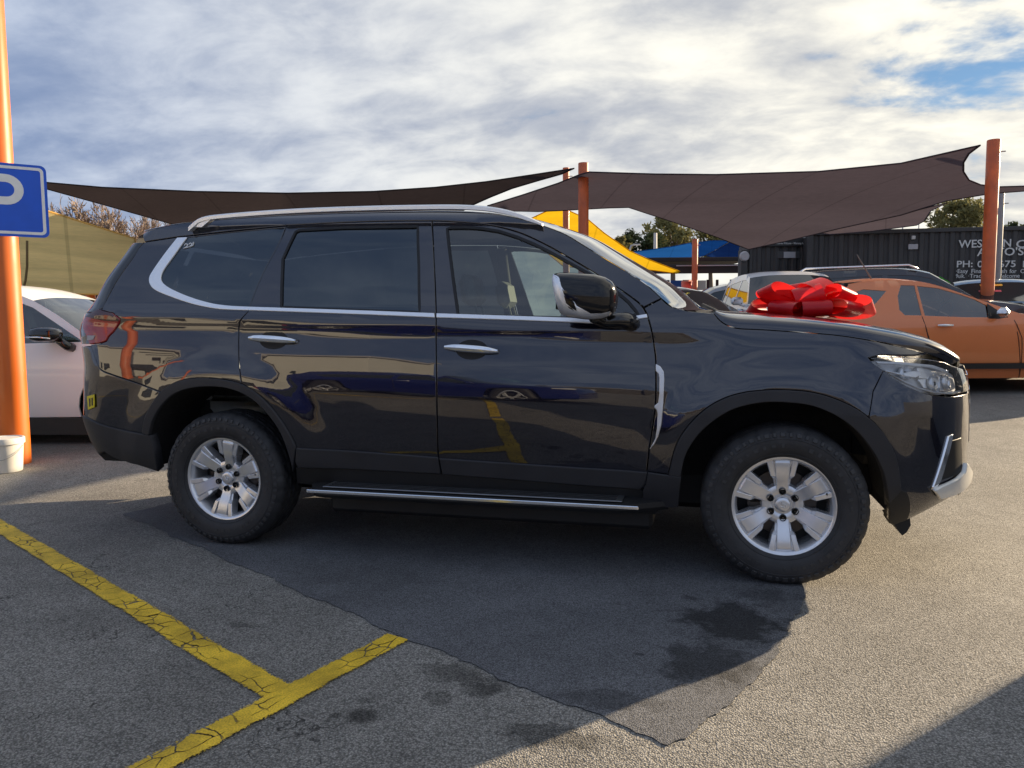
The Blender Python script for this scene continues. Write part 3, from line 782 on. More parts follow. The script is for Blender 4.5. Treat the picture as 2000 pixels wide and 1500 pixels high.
# ---- door handles with recess
def handle(px_, par, sg):
    (u0, v0), (u1, v1) = px_
    a, c = tr([(u0, v0), (u1, v1)])
    s0, z0, s1_, z1_ = a[0], a[1], c[0], c[1]
    L_ = s1_-s0; rows = []
    for i in range(17):
        t = i/16; s_ = s0+L_*t; z_ = z0+(z1_-z0)*t
        h = .0195*(1-abs(2*t-1)**3.2*.5); o_ = .012+.030*max(0, 1-abs(2*t-1)**4)
        p, n_ = Q(np.array([s_]), np.array([z_]), 0); p = p[0]; n_ = n_[0]
        row = []
        for j in range(10):
            w = 2*math.pi*j/10
            row.append(tuple(p+n_*(o_+.010*math.cos(w))+np.array([0, 0, 1])*h*math.sin(w)))
        rows.append(row+[row[0]])
    b = MB().grid(rows); b.f += [tuple(range(10)), tuple(len(b.v)-11+j for j in range(10))[::-1]]
    V_ = np.array(b.v)*np.array([1, sg, 1])
    F_ = b.f if sg > 0 else [q[::-1] for q in b.f]
    mesh_obj('door_handle', V_, F_, CHROME, par, True)
    # dark finger recess
    sm = (s0+s1_)/2; zm = (z0+z1_)/2
    el = [(sm+.30*L_*math.cos(w), zm+.050*math.sin(w)) for w in np.linspace(0, 2*math.pi, 28, endpoint=False)]
    A_ = np.array(el); rows = []
    for k_, (sc, of) in enumerate(((1, .001), (.96, .0006), (.80, .0009), (.0, .0009))):
        rows.append([tuple(p) for p in Q(sm+(A_[:, 0]-sm)*sc, zm+(A_[:, 1]-zm)*sc, of)[0]])
    rows = [r+[r[0]] for r in rows]
    b = MB().grid(rows); V_ = np.array(b.v)*np.array([1, sg, 1])
    mesh_obj('handle_recess', V_, b.f, PLASTIC_D, par, True)
H_R = ((489, 661), (581, 667)); H_F = ((870, 679), (974, 687))
handle(H_R, rd, 1); handle(H_F, fd, 1); handle(H_R, rd_far, -1); handle(H_F, fd_far, -1)

# ---- mirrors
def mirror(par, sg):
    c = np.array(atY(1150, 582, -1.10))
    base = np.array(atY(1225, 640, -.93))
    # housing: sections along x (front = +x), superelliptic in (y, z), blunt glass end at the back
    rows = []; n_ = 28
    xs = [(-.135, .80), (-.128, .93), (-.10, 1.0), (-.04, 1.03), (.03, 1.0), (.075, .90), (.105, .74), (.122, .52), (.13, .25), (.132, .02)]
    for dx, k_ in xs:
        row = []
        for j in range(n_):
            w = 2*math.pi*j/n_; cw, sw = math.cos(w), math.sin(w)
            y_ = .125*k_*math.copysign(abs(cw)**.72, cw); z_ = .098*k_*math.copysign(abs(sw)**.72, sw)
            z_ += -.012*dx/.13 + (.01 if sw > 0 else 0)
            row.append((c[0]+dx+.02*(z_/.1)*(-1 if dx < 0 else .2), sg*(c[1]+y_), c[2]+z_))
        rows.append(row+[row[0]])
    b = MB().grid(rows)
    if sg < 0: b.f = [q[::-1] for q in b.f]
    mo = b.obj('mirror', mat('mirror_black', (.008, .008, .010), rough=.10, coat=.0, spec=.5), suv, True)
    # silver indicator blade wrapping the outer rear edge and under the housing
    rows = []
    for i, (dx, k_) in enumerate(xs[:8]):
        row = []; 
        lo, hi = (math.radians((112, 118, 140, 196, 216, 218, 220, 222)[i]), math.radians(236+2*i))
        for j in range(9):
            w = lo+(hi-lo)*j/8; cw, sw = math.cos(w), math.sin(w)
            y_ = .1285*k_*math.copysign(abs(cw)**.72, cw); z_ = .1015*k_*math.copysign(abs(sw)**.72, sw)
            z_ += -.012*dx/.13+(.01 if sw > 0 else 0)
            row.append((c[0]+dx-.002+.02*(z_/.1)*(-1 if dx < 0 else .2), sg*(c[1]+y_), c[2]+z_))
        rows.append(row)
    b = MB().grid(rows)
    if sg < 0: b.f = [q[::-1] for q in b.f]
    b.obj('indicator_blade', SATIN, mo, True)
    b = MB(); b.add([(c[0]-.136, sg*(c[1]+.10*a), c[2]+.075*e+.01) for a, e in ((-.9, -.8), (.9, -.9), (.95, .8), (-.8, .85))], [(0, 1, 2, 3)])
    b.obj('mirror_glass', CHROME, mo)
    # stalk
    b = MB()
    P = [(c[0]+.02, sg*(c[1]+.03), c[2]-.085), (c[0]+.06, sg*(c[1]+.09), c[2]-.105), (base[0]-.02, sg*(-.985), base[2]+.035), (base[0]+.02, sg*(-.90), base[2]+.02)]
    b.tube(catmull(P, 5), [.030]*6+[.034]*5+[.042]*5, 12)
    b.obj('mirror_stalk', GLOSSB, mo, True)
mirror(fd, 1); mirror(fd_far, -1)
# dark triangle base plate where the stalk meets the door
panel('mirror_base', tr([(1180, 633), (1225, 627), (1240, 636), (1232, 645), (1200, 642)]), GLOSSB, fd, off=.010, flange=.01, gap=0, res=.02, far=False)

# ---- running boards
def board(sg):
    A0 = atY(598, 951, -1.035); A1 = atY(1247, 1001, -1.035); zb_ = (A0[2]+A1[2])/2
    x0, x1 = A0[0], A1[0]; zt = zb_+.012
    b = MB(); n_ = 30; rows = []
    for i in range(n_+1):
        t = i/n_; x = x0-.03+(x1+.13-x0+.03)*t
        tap = min(1, t/.06+.35, (1-t)/.13+.18)
        yo = -.86-.17*tap
        rows.append([(x, sg*y_, z_) for y_, z_ in ((-.80, zt-.05), (yo+.02, zt-.05), (yo, zt-.03), (yo, zt-.004), (yo+.012, zt), (-.80, zt+.012))])
    b.grid(rows); b.f += [tuple(range(6))[::-1], tuple(len(b.v)-6+j for j in range(6))]
    if sg < 0: b.f = [q[::-1] for q in b.f]
    o = b.obj('running_board', PLASTIC_D, suv); autosmooth(o, 30)
    b = MB(); xm = (x0+x1)/2
    b.box((xm, sg*-1.033, zt-.013), (x1-x0, .008, .017), bev=.003); b.obj('chrome_edge', CHROME, o)
    b = MB().box((xm, sg*-.945, zt+.008), (x1-x0-.16, .13, .006), bev=.002); b.obj('step_plate', mat('step_aluminium', (.30, .31, .33), rough=.35, metal=.9), o)
    for k_ in range(4):
        b = MB().box((xm, sg*(-.90-.03*k_), zt+.0125), (x1-x0-.22, .008, .004)); b.obj('grip_rib', PLASTIC_D, o)
board(1); board(-1)

# ---- wheel wells, floor boxes that block light and inner tub
for zl_, xw in ((zARI, -WX), (zAFI, WX)):
    P = [(p[0], p[1]) for p in zl_]
    P = [(P[0][0], .42)]+P+[(P[-1][0], .36)]
    P3 = [Q(np.array([a]), np.array([max(b_, .3)]), 0)[0][0] for a, b_ in P]
    rows = []
    for yy in (None, -.80, -.70, -.52):
        rows.append([(p[0], (p[1]+.012 if yy is None else max(yy, p[1]+.02)), (q[1] if q[1] > .3 else q[1])) for p, q in zip(P3, P)])
    b = MB().grid(rows); V_ = np.array(b.v)
    both('wheel_well', V_, b.f, mat('wheel_well_felt', (.012, .011, .011), rough=.9, noise=.3, nscale=12, bump=.4, bscale=60), suv, None, True)
    k = len(P3)
    last = rows[-1]; cx_ = xw
    mesh = [(p[0], p[1], p[2]) for p in last]+[(cx_, -.52, .45)]
    both('wheel_well_wall', np.array(mesh), [(i, i+1, k) for i in range(k-1)], MATS['wheel_well_felt'], suv, None, False)
b = MB()
b.box((-.25, 0, .37), (3.7, 1.0, .26), bev=.03); b.box((0, 0, .33), (1.75, 1.66, .26), bev=.02)  # underfloor boxes made deep to block sunlight passing beneath the car
b.box((-2.28, 0, .62), (.5, 1.45, .45), bev=.05); b.box((2.0, 0, .70), (.35, 1.2, .36), bev=.05)
b.box((1.45, 0, .85), (1.0, .98, .5), bev=.05)
b.obj('floor_light_block', PLASTIC_D, suv)
b = MB().box((-1.9, 0, .80), (1.1, 1.02, .5), bev=.03); b.obj('luggage_floor', INT_D, suv)
# ---- interior
b = MB(); rows = []
for j in range(-8, 9):
    y = .74*j/8; e = abs(j/8)**3
    rows.append([(.72, y, .62), (.70, y, .95), (.76, y, 1.08-.02*e), (.90, y, 1.13-.03*e), (1.10, y, 1.15-.04*e), (1.22, y, 1.08)])
b.grid(rows); b.obj('dashboard', INT_D, suv, True)
sw = MB(); c0 = Vector((.56, -.38, 1.02)); ax = Vector((-.42, 0, 1)).normalized(); e1 = Vector((0, 1, 0)); e2 = ax.cross(e1)
sw.tube([c0+(e1*math.cos(w)+e2*math.sin(w))*.185 for w in np.linspace(0, 2*math.pi, 28, endpoint=False)], .015, 8, closed=True)
sw.tube([c0+e1*.17, c0, c0-e1*.17], .018, 6); sw.tube([c0, c0-ax*.25+Vector((.15, 0, 0))], .03, 8)
sw.obj('steering_wheel', INT_D, suv, True)
def seat(x, y, z, w, lean=.24, hr=1):
    b = MB(); rows = []
    for t in np.linspace(0, 1, 9):
        zz_ = z+.05+.60*t; xx = x-.10-lean*.60*t; th = .075-.02*t; ww = w/2*(1-.10*t**2); row = []
        for w_ in np.linspace(0, 2*math.pi, 16, endpoint=False):
            cw, sw_ = math.cos(w_), math.sin(w_)
            row.append((xx+th*math.copysign(abs(cw)**.6, cw), y+ww*math.copysign(abs(sw_)**.6, sw_), zz_))
        rows.append(row+[row[0]])
    b.grid(rows); b.f += [tuple(range(16)), tuple(len(b.v)-17+j for j in range(16))[::-1]]
    b.box((x+.16, y, z+.02), (.50, w, .13), bev=.04)
    s_ = b.obj('seat', INT_L, suv, True)
    for q in ((-.0,) if hr == 1 else [(-w/2+.22), (w/2-.22)]):
        h = MB().box((x-.10-lean*.74-.02, y+q, z+.79), (.085, .26, .18), rot=Matrix.Rotation(-.2, 3, 'Y'), bev=.035)
        h.tube([(x-.09-lean*.62, y+q-.06, z+.62), (x-.10-lean*.72, y+q-.06, z+.74)], .007, 6); h.tube([(x-.09-lean*.62, y+q+.06, z+.62), (x-.10-lean*.72, y+q+.06, z+.74)], .007, 6)
        h.obj('headrest', INT_L, s_)
seat(.12, -.38, .62, .52); seat(.12, .38, .62, .52); seat(-.85, 0, .64, 1.30, hr=2); seat(-1.75, 0, .72, 1.1, hr=2)
b = MB().box((.15, 0, .60), (.9, .22, .35), bev=.04); b.obj('centre_console', INT_D, suv)
# headlining and pillars inside
rows = [[(e[0], (abs(e[1])-.03)*q, e[2]-.025+.03*(1-q*q)) for q in np.linspace(-1, 1, 9)] for e in ER]
MB().grid(rows).obj('headlining', mat('headlining_cloth', (.22, .21, .19), rough=.9), suv, True)
for sg in (1, -1):
    for (x, z, x2, z2) in ((-.24, 1.2, -.27, 1.74),):
        b = MB().tube([(x, sg*-.76, z), (x2, sg*-.60, z2)], .04, 8); b.obj('inner_pillar', INT_D, suv, True)
b = MB().box((.42, 0, 1.66), (.05, .24, .07), bev=.015); b.obj('rear_view_mirror', INT_D, suv)
# chalk number on the quarter glass
chalk = mat('chalk_white', (.75, .77, .78), rough=.8)
def stroke(px_, w=.0045):
    z = tr(C(px_, 4)); return line_strip('chalk_number', z, w, chalk, qp, off=.0025)
stroke([(360, 479.5), (363, 476.5), (367, 478), (364, 482.5), (359, 485), (368, 482.5)])
stroke([(369, 477.5), (372, 475), (375, 477), (372, 480.5), (368.5, 482.5), (377, 479.5)])
stroke([(378, 473), (377.5, 476), (377, 478.5)])

# ---- wheels
def wheel_proto():
    hub = None
    # barrel and rim lip (axis = y, outer face towards -y); local origin at wheel centre
    lip = [(.203, .06), (.2035, -.03), (.2065, -.060), (.2125, -.069), (.2155, -.079), (.2215, -.085), (.231, -.087), (.2345, -.082), (.2345, -.068), (.222, -.055), (.214, -.02), (.205, .06), (.215, .10), (.203, .10)]
    lip = [(r, a-.020) for r, a in lip]
    b = MB().lathe(lip, 64, 'y', close=True)
    w = b.obj('wheel', SILVER, None); autosmooth(w, 38)
    # tyre
    n = 180; prof = []
    side = [(.214, -.088), (.232, -.108), (.250, -.122), (.275, -.1315), (.305, -.1345), (.328, -.132), (.345, -.126), (.356, -.1165), (.3655, -.106), (.3715, -.095)]
    tread = [(.374, a) for a in np.linspace(-.086, .086, 19)]
    prof = side+tread+[(r, -a) for r, a in side[::-1]]
    V = []; m_ = len(prof)
    for i in range(n):
        th = 2*math.pi*i/n
        for j, (r, a) in enumerate(prof):
            rr = r; aa = a
            ph = i % 6
            if len(side) <= j < len(side)+19:
                q = j-len(side)
                if q in (5, 13): rr -= .008
                elif q in (9,): rr -= .006
                else:
                    zig = (i+(q//2)*2) % 6
                    if zig == 0: rr -= .007
            elif r > .35:
                if ph in (0, 1) : rr -= .0035; aa *= .985
            elif .275 < r < .30 and abs(a) > .13: rr += 0
            if abs(a) > .13 and .27 < r < .31: aa *= 1+.004*(1 if (i//3) % 2 else 0)
            V.append((rr*math.cos(th), aa, rr*math.sin(th)))
    F = []
    for i in range(n):
        i2 = (i+1) % n
        for j in range(m_-1): F.append((i*m_+j, i*m_+j+1, i2*m_+j+1, i2*m_+j))
    ty = mesh_obj('tyre', V, F, RUBBER, w); autosmooth(ty, 30)
    # raised rings on the sidewall
    b = MB().tube([(.318*math.cos(t), -.1335, .318*math.sin(t)) for t in np.linspace(0, 2*math.pi, 96, endpoint=False)], .0022, 6, closed=True)
    b.tube([(.247*math.cos(t), -.1205, .247*math.sin(t)) for t in np.linspace(0, 2*math.pi, 96, endpoint=False)], .0022, 6, closed=True)
    b.obj('sidewall_ring', RUBBER, w, True)
    b = MB()
    for k in range(60):
        a = 2*math.pi*k/60; R_ = Matrix.Rotation(-a, 3, 'Y')
        m_ = MB().box((.338, -.1315, 0), (.020, .006, .022 if k % 2 else .014), rot=Matrix.Rotation(.35, 3, 'Z'), bev=.0015); b.add([tuple(R_ @ Vector(p)) for p in m_.v], m_.f)
    for k in range(44):
        if k % 11 in (9, 10): continue
        a = 2*math.pi*k/44; R_ = Matrix.Rotation(-a, 3, 'Y'); h = .018 if k % 3 else .012
        m_ = MB().box((.287, -.1343, 0), (h, .0025, .014 if k % 2 else .020), bev=.0006); b.add([tuple(R_ @ Vector(p)) for p in m_.v], m_.f)
    lg = b.obj('sidewall_relief', mat('tyre_relief_rubber', (.036, .036, .038), rough=.55), w); lg['kind'] = 'stuff'
    # hub face
    b = MB().lathe([(.0, -.060), (.045, -.060), (.050, -.064), (.078, -.066), (.092, -.062), (.100, -.048), (.10, -.02), (0, -.02)], 48, 'y')
    h = b.obj('hub', SILVER, w); autosmooth(h, 35)
    b = MB().lathe([(0, -.0775), (.020, -.0775), (.030, -.076), (.034, -.0725), (.036, -.066), (.036, -.05)], 40, 'y'); c = b.obj('centre_cap', SILVER, w); autosmooth(c, 40)
    # emblem on the cap: small raised hooked mark
    b = MB()
    b.box((-.006, -.0785, .008), (.005, .0022, .018), bev=.0006); b.box((.003, -.0785, .0015), (.018, .0022, .005), rot=Matrix.Rotation(.25, 3, 'Y'), bev=.0006)
    b.box((-.002, -.0785, -.010), (.020, .0022, .004), rot=Matrix.Rotation(.2, 3, 'Y'), bev=.0006); b.box((.010, -.0785, -.005), (.004, .0022, .012), bev=.0006)
    b.obj('cap_emblem', CHROME, w)
    for k in range(6):
        a = math.radians(90+60*k); R_ = Matrix.Rotation(-a, 3, 'Y')       # radial = local x
        b = MB()
        def prism(st):     # st: (r, half width, top axial, base axial)
            k0 = len(b.v)
            for r, hw, ta, ba in st:
                for (t_, ax_) in ((-hw-.004, ba), (-hw, ta+.004), (-hw+.004, ta), (hw-.004, ta), (hw, ta+.004), (hw+.004, ba)):
                    b.v.append((r, ax_, t_))
            for i in range(len(st)-1):
                for j in range(5): b.f.append((k0+i*6+j, k0+i*6+j+1, k0+(i+1)*6+j+1, k0+(i+1)*6+j))
            b.f.append(tuple(k0+j for j in range(6))[::-1]); b.f.append(tuple(k0+(len(st)-1)*6+j for j in range(6)))
        prism([(.070, .029, -.067, -.02), (.100, .0285, -.073, -.02), (.112, .0295, -.078, -.02), (.150, .0315, -.091, -.03), (.190, .0335, -.099, -.045), (.203, .034, -.0985, -.06), (.214, .0345, -.092, -.07)])
        for sg in (-1, 1):
            k0 = len(b.v)
            st = [(.124, sg*.034, .009, -.072, -.03), (.138, sg*.041, .012, -.090, -.03), (.17, sg*.0475, .0125, -.096, -.04), (.206, sg*.0555, .013, -.101, -.055), (.2225, sg*.0585, .013, -.102, -.07)]
            for r, tc_, hw, ta, ba in st:
                for (t_, ax_) in ((-hw-.003, ba), (-hw, ta+.003), (-hw+.003, ta), (hw-.003, ta), (hw, ta+.003), (hw+.003, ba)):
                    b.v.append((r, ax_, tc_+t_))
            for i in range(len(st)-1):
                for j in range(5): b.f.append((k0+i*6+j, k0+i*6+j+1, k0+(i+1)*6+j+1, k0+(i+1)*6+j))
            b.f.append(tuple(k0+j for j in range(6))[::-1]); b.f.append(tuple(k0+(len(st)-1)*6+j for j in range(6)))
        # web joining pad and fins lower down
        prism([(.085, .034, -.055, -.015), (.13, .041, -.068, -.02), (.175, .052, -.083, -.03), (.205, .061, -.090, -.05), (.2150, .064, -.090, -.06)])
        b.v = [tuple(R_ @ Vector(p)) for p in b.v]
        s_ = b.obj('spoke', SILVER, w); autosmooth(s_, 25)
        # nut in its dark hole
        b = MB().lathe([(0, -.0655), (.012, -.0655), (.0145, -.0765), (.0155, -.0765), (.0165, -.060)], 18, 'y')
        b2 = MB(); pos = R_ @ Vector((.0625, 0, 0))
        b2.v = [(p[0]+pos.x, p[1], p[2]+pos.z) for p in b.v]; b2.f = b.f
        b2.obj('nut_hole', PLASTIC_D, w)
        b = MB().lathe([(0, -.0745), (.006, -.0745), (.0085, -.072), (.0085, -.064)], 6, 'y')
        b2 = MB(); b2.v = [(p[0]+pos.x, p[1], p[2]+pos.z) for p in b.v]; b2.f = b.f
        b2.obj('wheel_nut', GLOSSB, w)
    b = MB().lathe([(0, -.01), (.155, -.01), (.158, .0), (.155, .012), (0, .012)], 48, 'y'); b.obj('brake_disc', mat('brake_iron', (.08, .07, .065), rough=.4, metal=.8), w)
    b = MB().box((-.12, 0, .06), (.07, .07, .12), bev=.015); b.obj('brake_caliper', PLASTIC_D, w)
    b = MB().lathe([(.17, .03), (.205, .03), (.205, .09), (0, .09), (0, .02), (.17, .02)], 40, 'y'); b.obj('inner_barrel', PLASTIC_D, w)
    b = MB().tube([(.185, -.075, .055), (.190, -.10, .058)], .0055, 8); b.obj('valve', GLOSSB, w)
    return w
w0 = wheel_proto()
for i, (x, sg, a) in enumerate(((WX, -1, -2), (-WX, -1, 8), (WX, 1, 20), (-WX, 1, 40))):
    w = w0 if i == 0 else copy_tree(w0)
    w.parent = suv; w.location = (x, sg*.808, WZ)
    w.rotation_euler = (0, math.radians(a), 0) if sg < 0 else (0, math.radians(a), math.pi)

# ------------------------------------------------------------------ ground
def G(y): 
    return .05*max(0.0, min(y, 14.0)-1.8-.8)+(.0 if y < 1.8 else .02*min(1, (y-1.8)/1.6)**2*(1 if y < 99 else 1))
random.seed(7)
def ground_mat(name, lo, hi, tint, stone=130.0, stains=(), cracks=.0, bump=.6, dark=1.0):
    m = bpy.data.materials.new(name); m.use_nodes = True; nt = m.node_tree; N = nt.nodes; L = nt.links
    b = N['Principled BSDF']; b.inputs['Roughness'].default_value = .88; b.inputs['Specular IOR Level'].default_value = .3
    tc = N.new('ShaderNodeTexCoord'); co = tc.outputs['Object']
    def mth(op, a, b_=None, c=None, clamp=False):
        n = N.new('ShaderNodeMath'); n.operation = op; n.use_clamp = clamp
        for k, v in enumerate((a, b_, c)):
            if v is None: continue
            if hasattr(v, 'links'): L.new(v, n.inputs[k])
            else: n.inputs[k].default_value = v
        return n.outputs[0]
    def mr(src, a, b_, c, d, smooth=False):
        n = N.new('ShaderNodeMapRange'); L.new(src, n.inputs[0])
        if smooth: n.interpolation_type = 'SMOOTHSTEP'
        for k, v in enumerate((a, b_, c, d)): n.inputs[k+1].default_value = v
        return n.outputs[0]
    def nz(scale, det=4, ro=.55, dist=0):
        n = N.new('ShaderNodeTexNoise'); n.inputs['Scale'].default_value = scale; n.inputs['Detail'].default_value = det
        n.inputs['Roughness'].default_value = ro; n.inputs['Distortion'].default_value = dist; L.new(co, n.inputs['Vector']); return n
    v = N.new('ShaderNodeTexVoronoi'); v.inputs['Scale'].default_value = stone; L.new(co, v.inputs['Vector'])
    sepc = N.new('ShaderNodeSeparateColor'); L.new(v.outputs['Color'], sepc.inputs[0])
    gray = mr(sepc.outputs[0], 0, 1, lo, hi)
    edge = mr(v.outputs['Distance'], .25, .75, 1.0, .45)
    fine = mr(nz(420, 2).outputs[0], .3, .7, .8, 1.2)
    big = mr(nz(.55, 6, .6, .3).outputs[0], .32, .68, .78, 1.18)
    mid = mr(nz(5.0, 6, .65).outputs[0], .3, .7, .86, 1.12)
    val = mth('MULTIPLY', mth('MULTIPLY', mth('MULTIPLY', gray, edge), mth('MULTIPLY', big, mid)), fine)
    mask_h = None
    if cracks > 0:
        nd = nz(3.0, 4, .6); vm = N.new('ShaderNodeVectorMath'); vm.operation = 'SCALE'; vm.inputs['Scale'].default_value = .75
        L.new(nd.outputs['Color'], vm.inputs[0]); va = N.new('ShaderNodeVectorMath'); va.operation = 'ADD'
        L.new(co, va.inputs[0]); L.new(vm.outputs[0], va.inputs[1])
        vc = N.new('ShaderNodeTexVoronoi'); vc.feature = 'DISTANCE_TO_EDGE'; vc.inputs['Scale'].default_value = 1.7; L.new(va.outputs[0], vc.inputs['Vector'])
        th = mr(nz(1.3, 4).outputs[0], .48, .66, 0, .010)
        cr = mth('GREATER_THAN', vc.outputs['Distance'], th)
        sx_ = N.new('ShaderNodeSeparateXYZ'); L.new(co, sx_.inputs[0])
        cr = mth('MAXIMUM', cr, mth('GREATER_THAN', sx_.outputs[0], .9))
        val = mth('MULTIPLY', val, mr(cr, 0, 1, .38, 1))
        mask_h = cr
    warp = nz(9, 5, .65)
    wv = N.new('ShaderNodeVectorMath'); wv.operation = 'SUBTRACT'; L.new(warp.outputs['Color'], wv.inputs[0]); wv.inputs[1].default_value = (.5, .5, .5)
    for (x, y, rx, ry, dk, wob) in stains:
        ws = N.new('ShaderNodeVectorMath'); ws.operation = 'SCALE'; ws.inputs['Scale'].default_value = wob; L.new(wv.outputs[0], ws.inputs[0])
        va = N.new('ShaderNodeVectorMath'); va.operation = 'ADD'; L.new(co, va.inputs[0]); L.new(ws.outputs[0], va.inputs[1])
        mp = N.new('ShaderNodeMapping'); mp.vector_type = 'TEXTURE'; mp.inputs['Location'].default_value = (x, y, 0); mp.inputs['Scale'].default_value = (rx, ry, 1)
        L.new(va.outputs[0], mp.inputs[0])
        ln = N.new('ShaderNodeVectorMath'); ln.operation = 'LENGTH'; L.new(mp.outputs[0], ln.inputs[0])
        val = mth('MULTIPLY', val, mr(ln.outputs['Value'], .55, 1.15, dk, 1, True))
    sc = N.new('ShaderNodeVectorMath'); sc.operation = 'SCALE'; sc.inputs[0].default_value = tint; L.new(val, sc.inputs['Scale'])
    L.new(sc.outputs[0], b.inputs['Base Color'])
    h = mth('SUBTRACT', mth('MULTIPLY', sepc.outputs[1], .6), v.outputs['Distance'])
    bp = N.new('ShaderNodeBump'); bp.inputs['Strength'].default_value = bump; bp.inputs['Distance'].default_value = .006
    L.new(h, bp.inputs['Height']); L.new(bp.outputs[0], b.inputs['Normal'])
    MATS[name] = m; return m
def st(u, v, rx, ry, dk, wob=.12):
    p = gp(u, v); return (p[0], p[1], rx, ry, dk, wob)
stains_and_oval_g = [st(708, 1398, .055, .05, .34, .05), st(655, 1397, .022, .02, .45, .03), st(640, 1408, .014, .012, .5, .02), st(715, 1368, .03, .022, .55, .04),
            st(880, 1310, .12, .09, .55, .3), st(850, 1370, .07, .05, .6, .25), st(935, 1345, .08, .05, .55, .25), st(960, 1330, .12, .06, .6, .3), st(250, 1210, .35, .14, .85, .4), st(480, 1220, .10, .03, .6, .2),
            st(1080, 1440, .17, .07, .5, .25), (-6.5, 1.6, 2.2, .8, .55, .5)]  # last entry: broad dark oval beside and under the white SUV
ASPH = ground_mat('worn_asphalt', .20, .47, (1.0, .955, .87), 165, stains_and_oval_g, cracks=1.0, bump=.75)
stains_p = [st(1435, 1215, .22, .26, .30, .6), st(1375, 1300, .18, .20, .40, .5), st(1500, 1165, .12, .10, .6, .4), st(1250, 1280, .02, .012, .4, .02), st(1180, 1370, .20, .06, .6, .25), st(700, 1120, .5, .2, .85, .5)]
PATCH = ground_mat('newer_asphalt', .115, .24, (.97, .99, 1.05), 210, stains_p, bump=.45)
ys = [-120, -30, -10, -6, -3, 0, 1, 1.6]+[1.8+.2*i for i in range(0, 14)]+[5, 6, 8, 10, 12, 13.9, 14.0, 14.1, 20, 60, 150, 900]
xs_ = [-900, -150, -60, -30, -15, -8, -4, 0, 4, 8, 15, 30, 60, 150, 900]
V = [(x, y, G(y)) for y in ys for x in xs_]; nx = len(xs_)
F = [(j*nx+i, j*nx+i+1, (j+1)*nx+i+1, (j+1)*nx+i) for j in range(len(ys)-1) for i in range(nx-1)]
struct(mesh_obj('ground', V, F, ASPH, None, True))
def flat_poly(name, pts, z, m, jitter=0.0, res=.05):
    P = densify(pts, res); rnd = random.Random(len(pts)*13+5)
    P = [(x+rnd.uniform(-jitter, jitter), y+rnd.uniform(-jitter, jitter)) for x, y in P]
    if area(P) < 0: P = P[::-1]
    k = len(P); t = [(x, y, z) for x, y in P]; b = [(x, y, z-.006) for x, y in P]
    Vv, T, _ = tri_fill(P, [], 3.0)
    vs_ = [(x, y, z) for x, y in Vv]; fs = [tuple(q) for q in T]
    return mesh_obj(name, vs_, fs, m)
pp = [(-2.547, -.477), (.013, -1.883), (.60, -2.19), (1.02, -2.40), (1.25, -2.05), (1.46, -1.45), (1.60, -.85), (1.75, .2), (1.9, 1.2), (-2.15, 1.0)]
def ragged(pts, res=.018, seed=3):
    """wander an outline off its straight edges, coarse and fine"""
    rnd = random.Random(seed); P = densify(pts, res); n_ = len(P); out = []
    ph = [(rnd.uniform(.6, 1.2)*k, rnd.uniform(0, 6.28), .016/k**.7) for k in (2, 5, 11, 23, 47, 90)]
    for i, (x, y) in enumerate(P):
        a, b = P[i-1], P[(i+1) % n_]; d = math.hypot(b[0]-a[0], b[1]-a[1]) or 1
        o = sum(am*math.sin(6.28*i*res*f+p0) for f, p0, am in ph)+rnd.uniform(-.003, .003)
        out.append((x-(b[1]-a[1])/d*o, y+(b[0]-a[0])/d*o))
    return out
struct(flat_poly('asphalt_patch', ragged(pp), .004, PATCH, 0.0, .03))
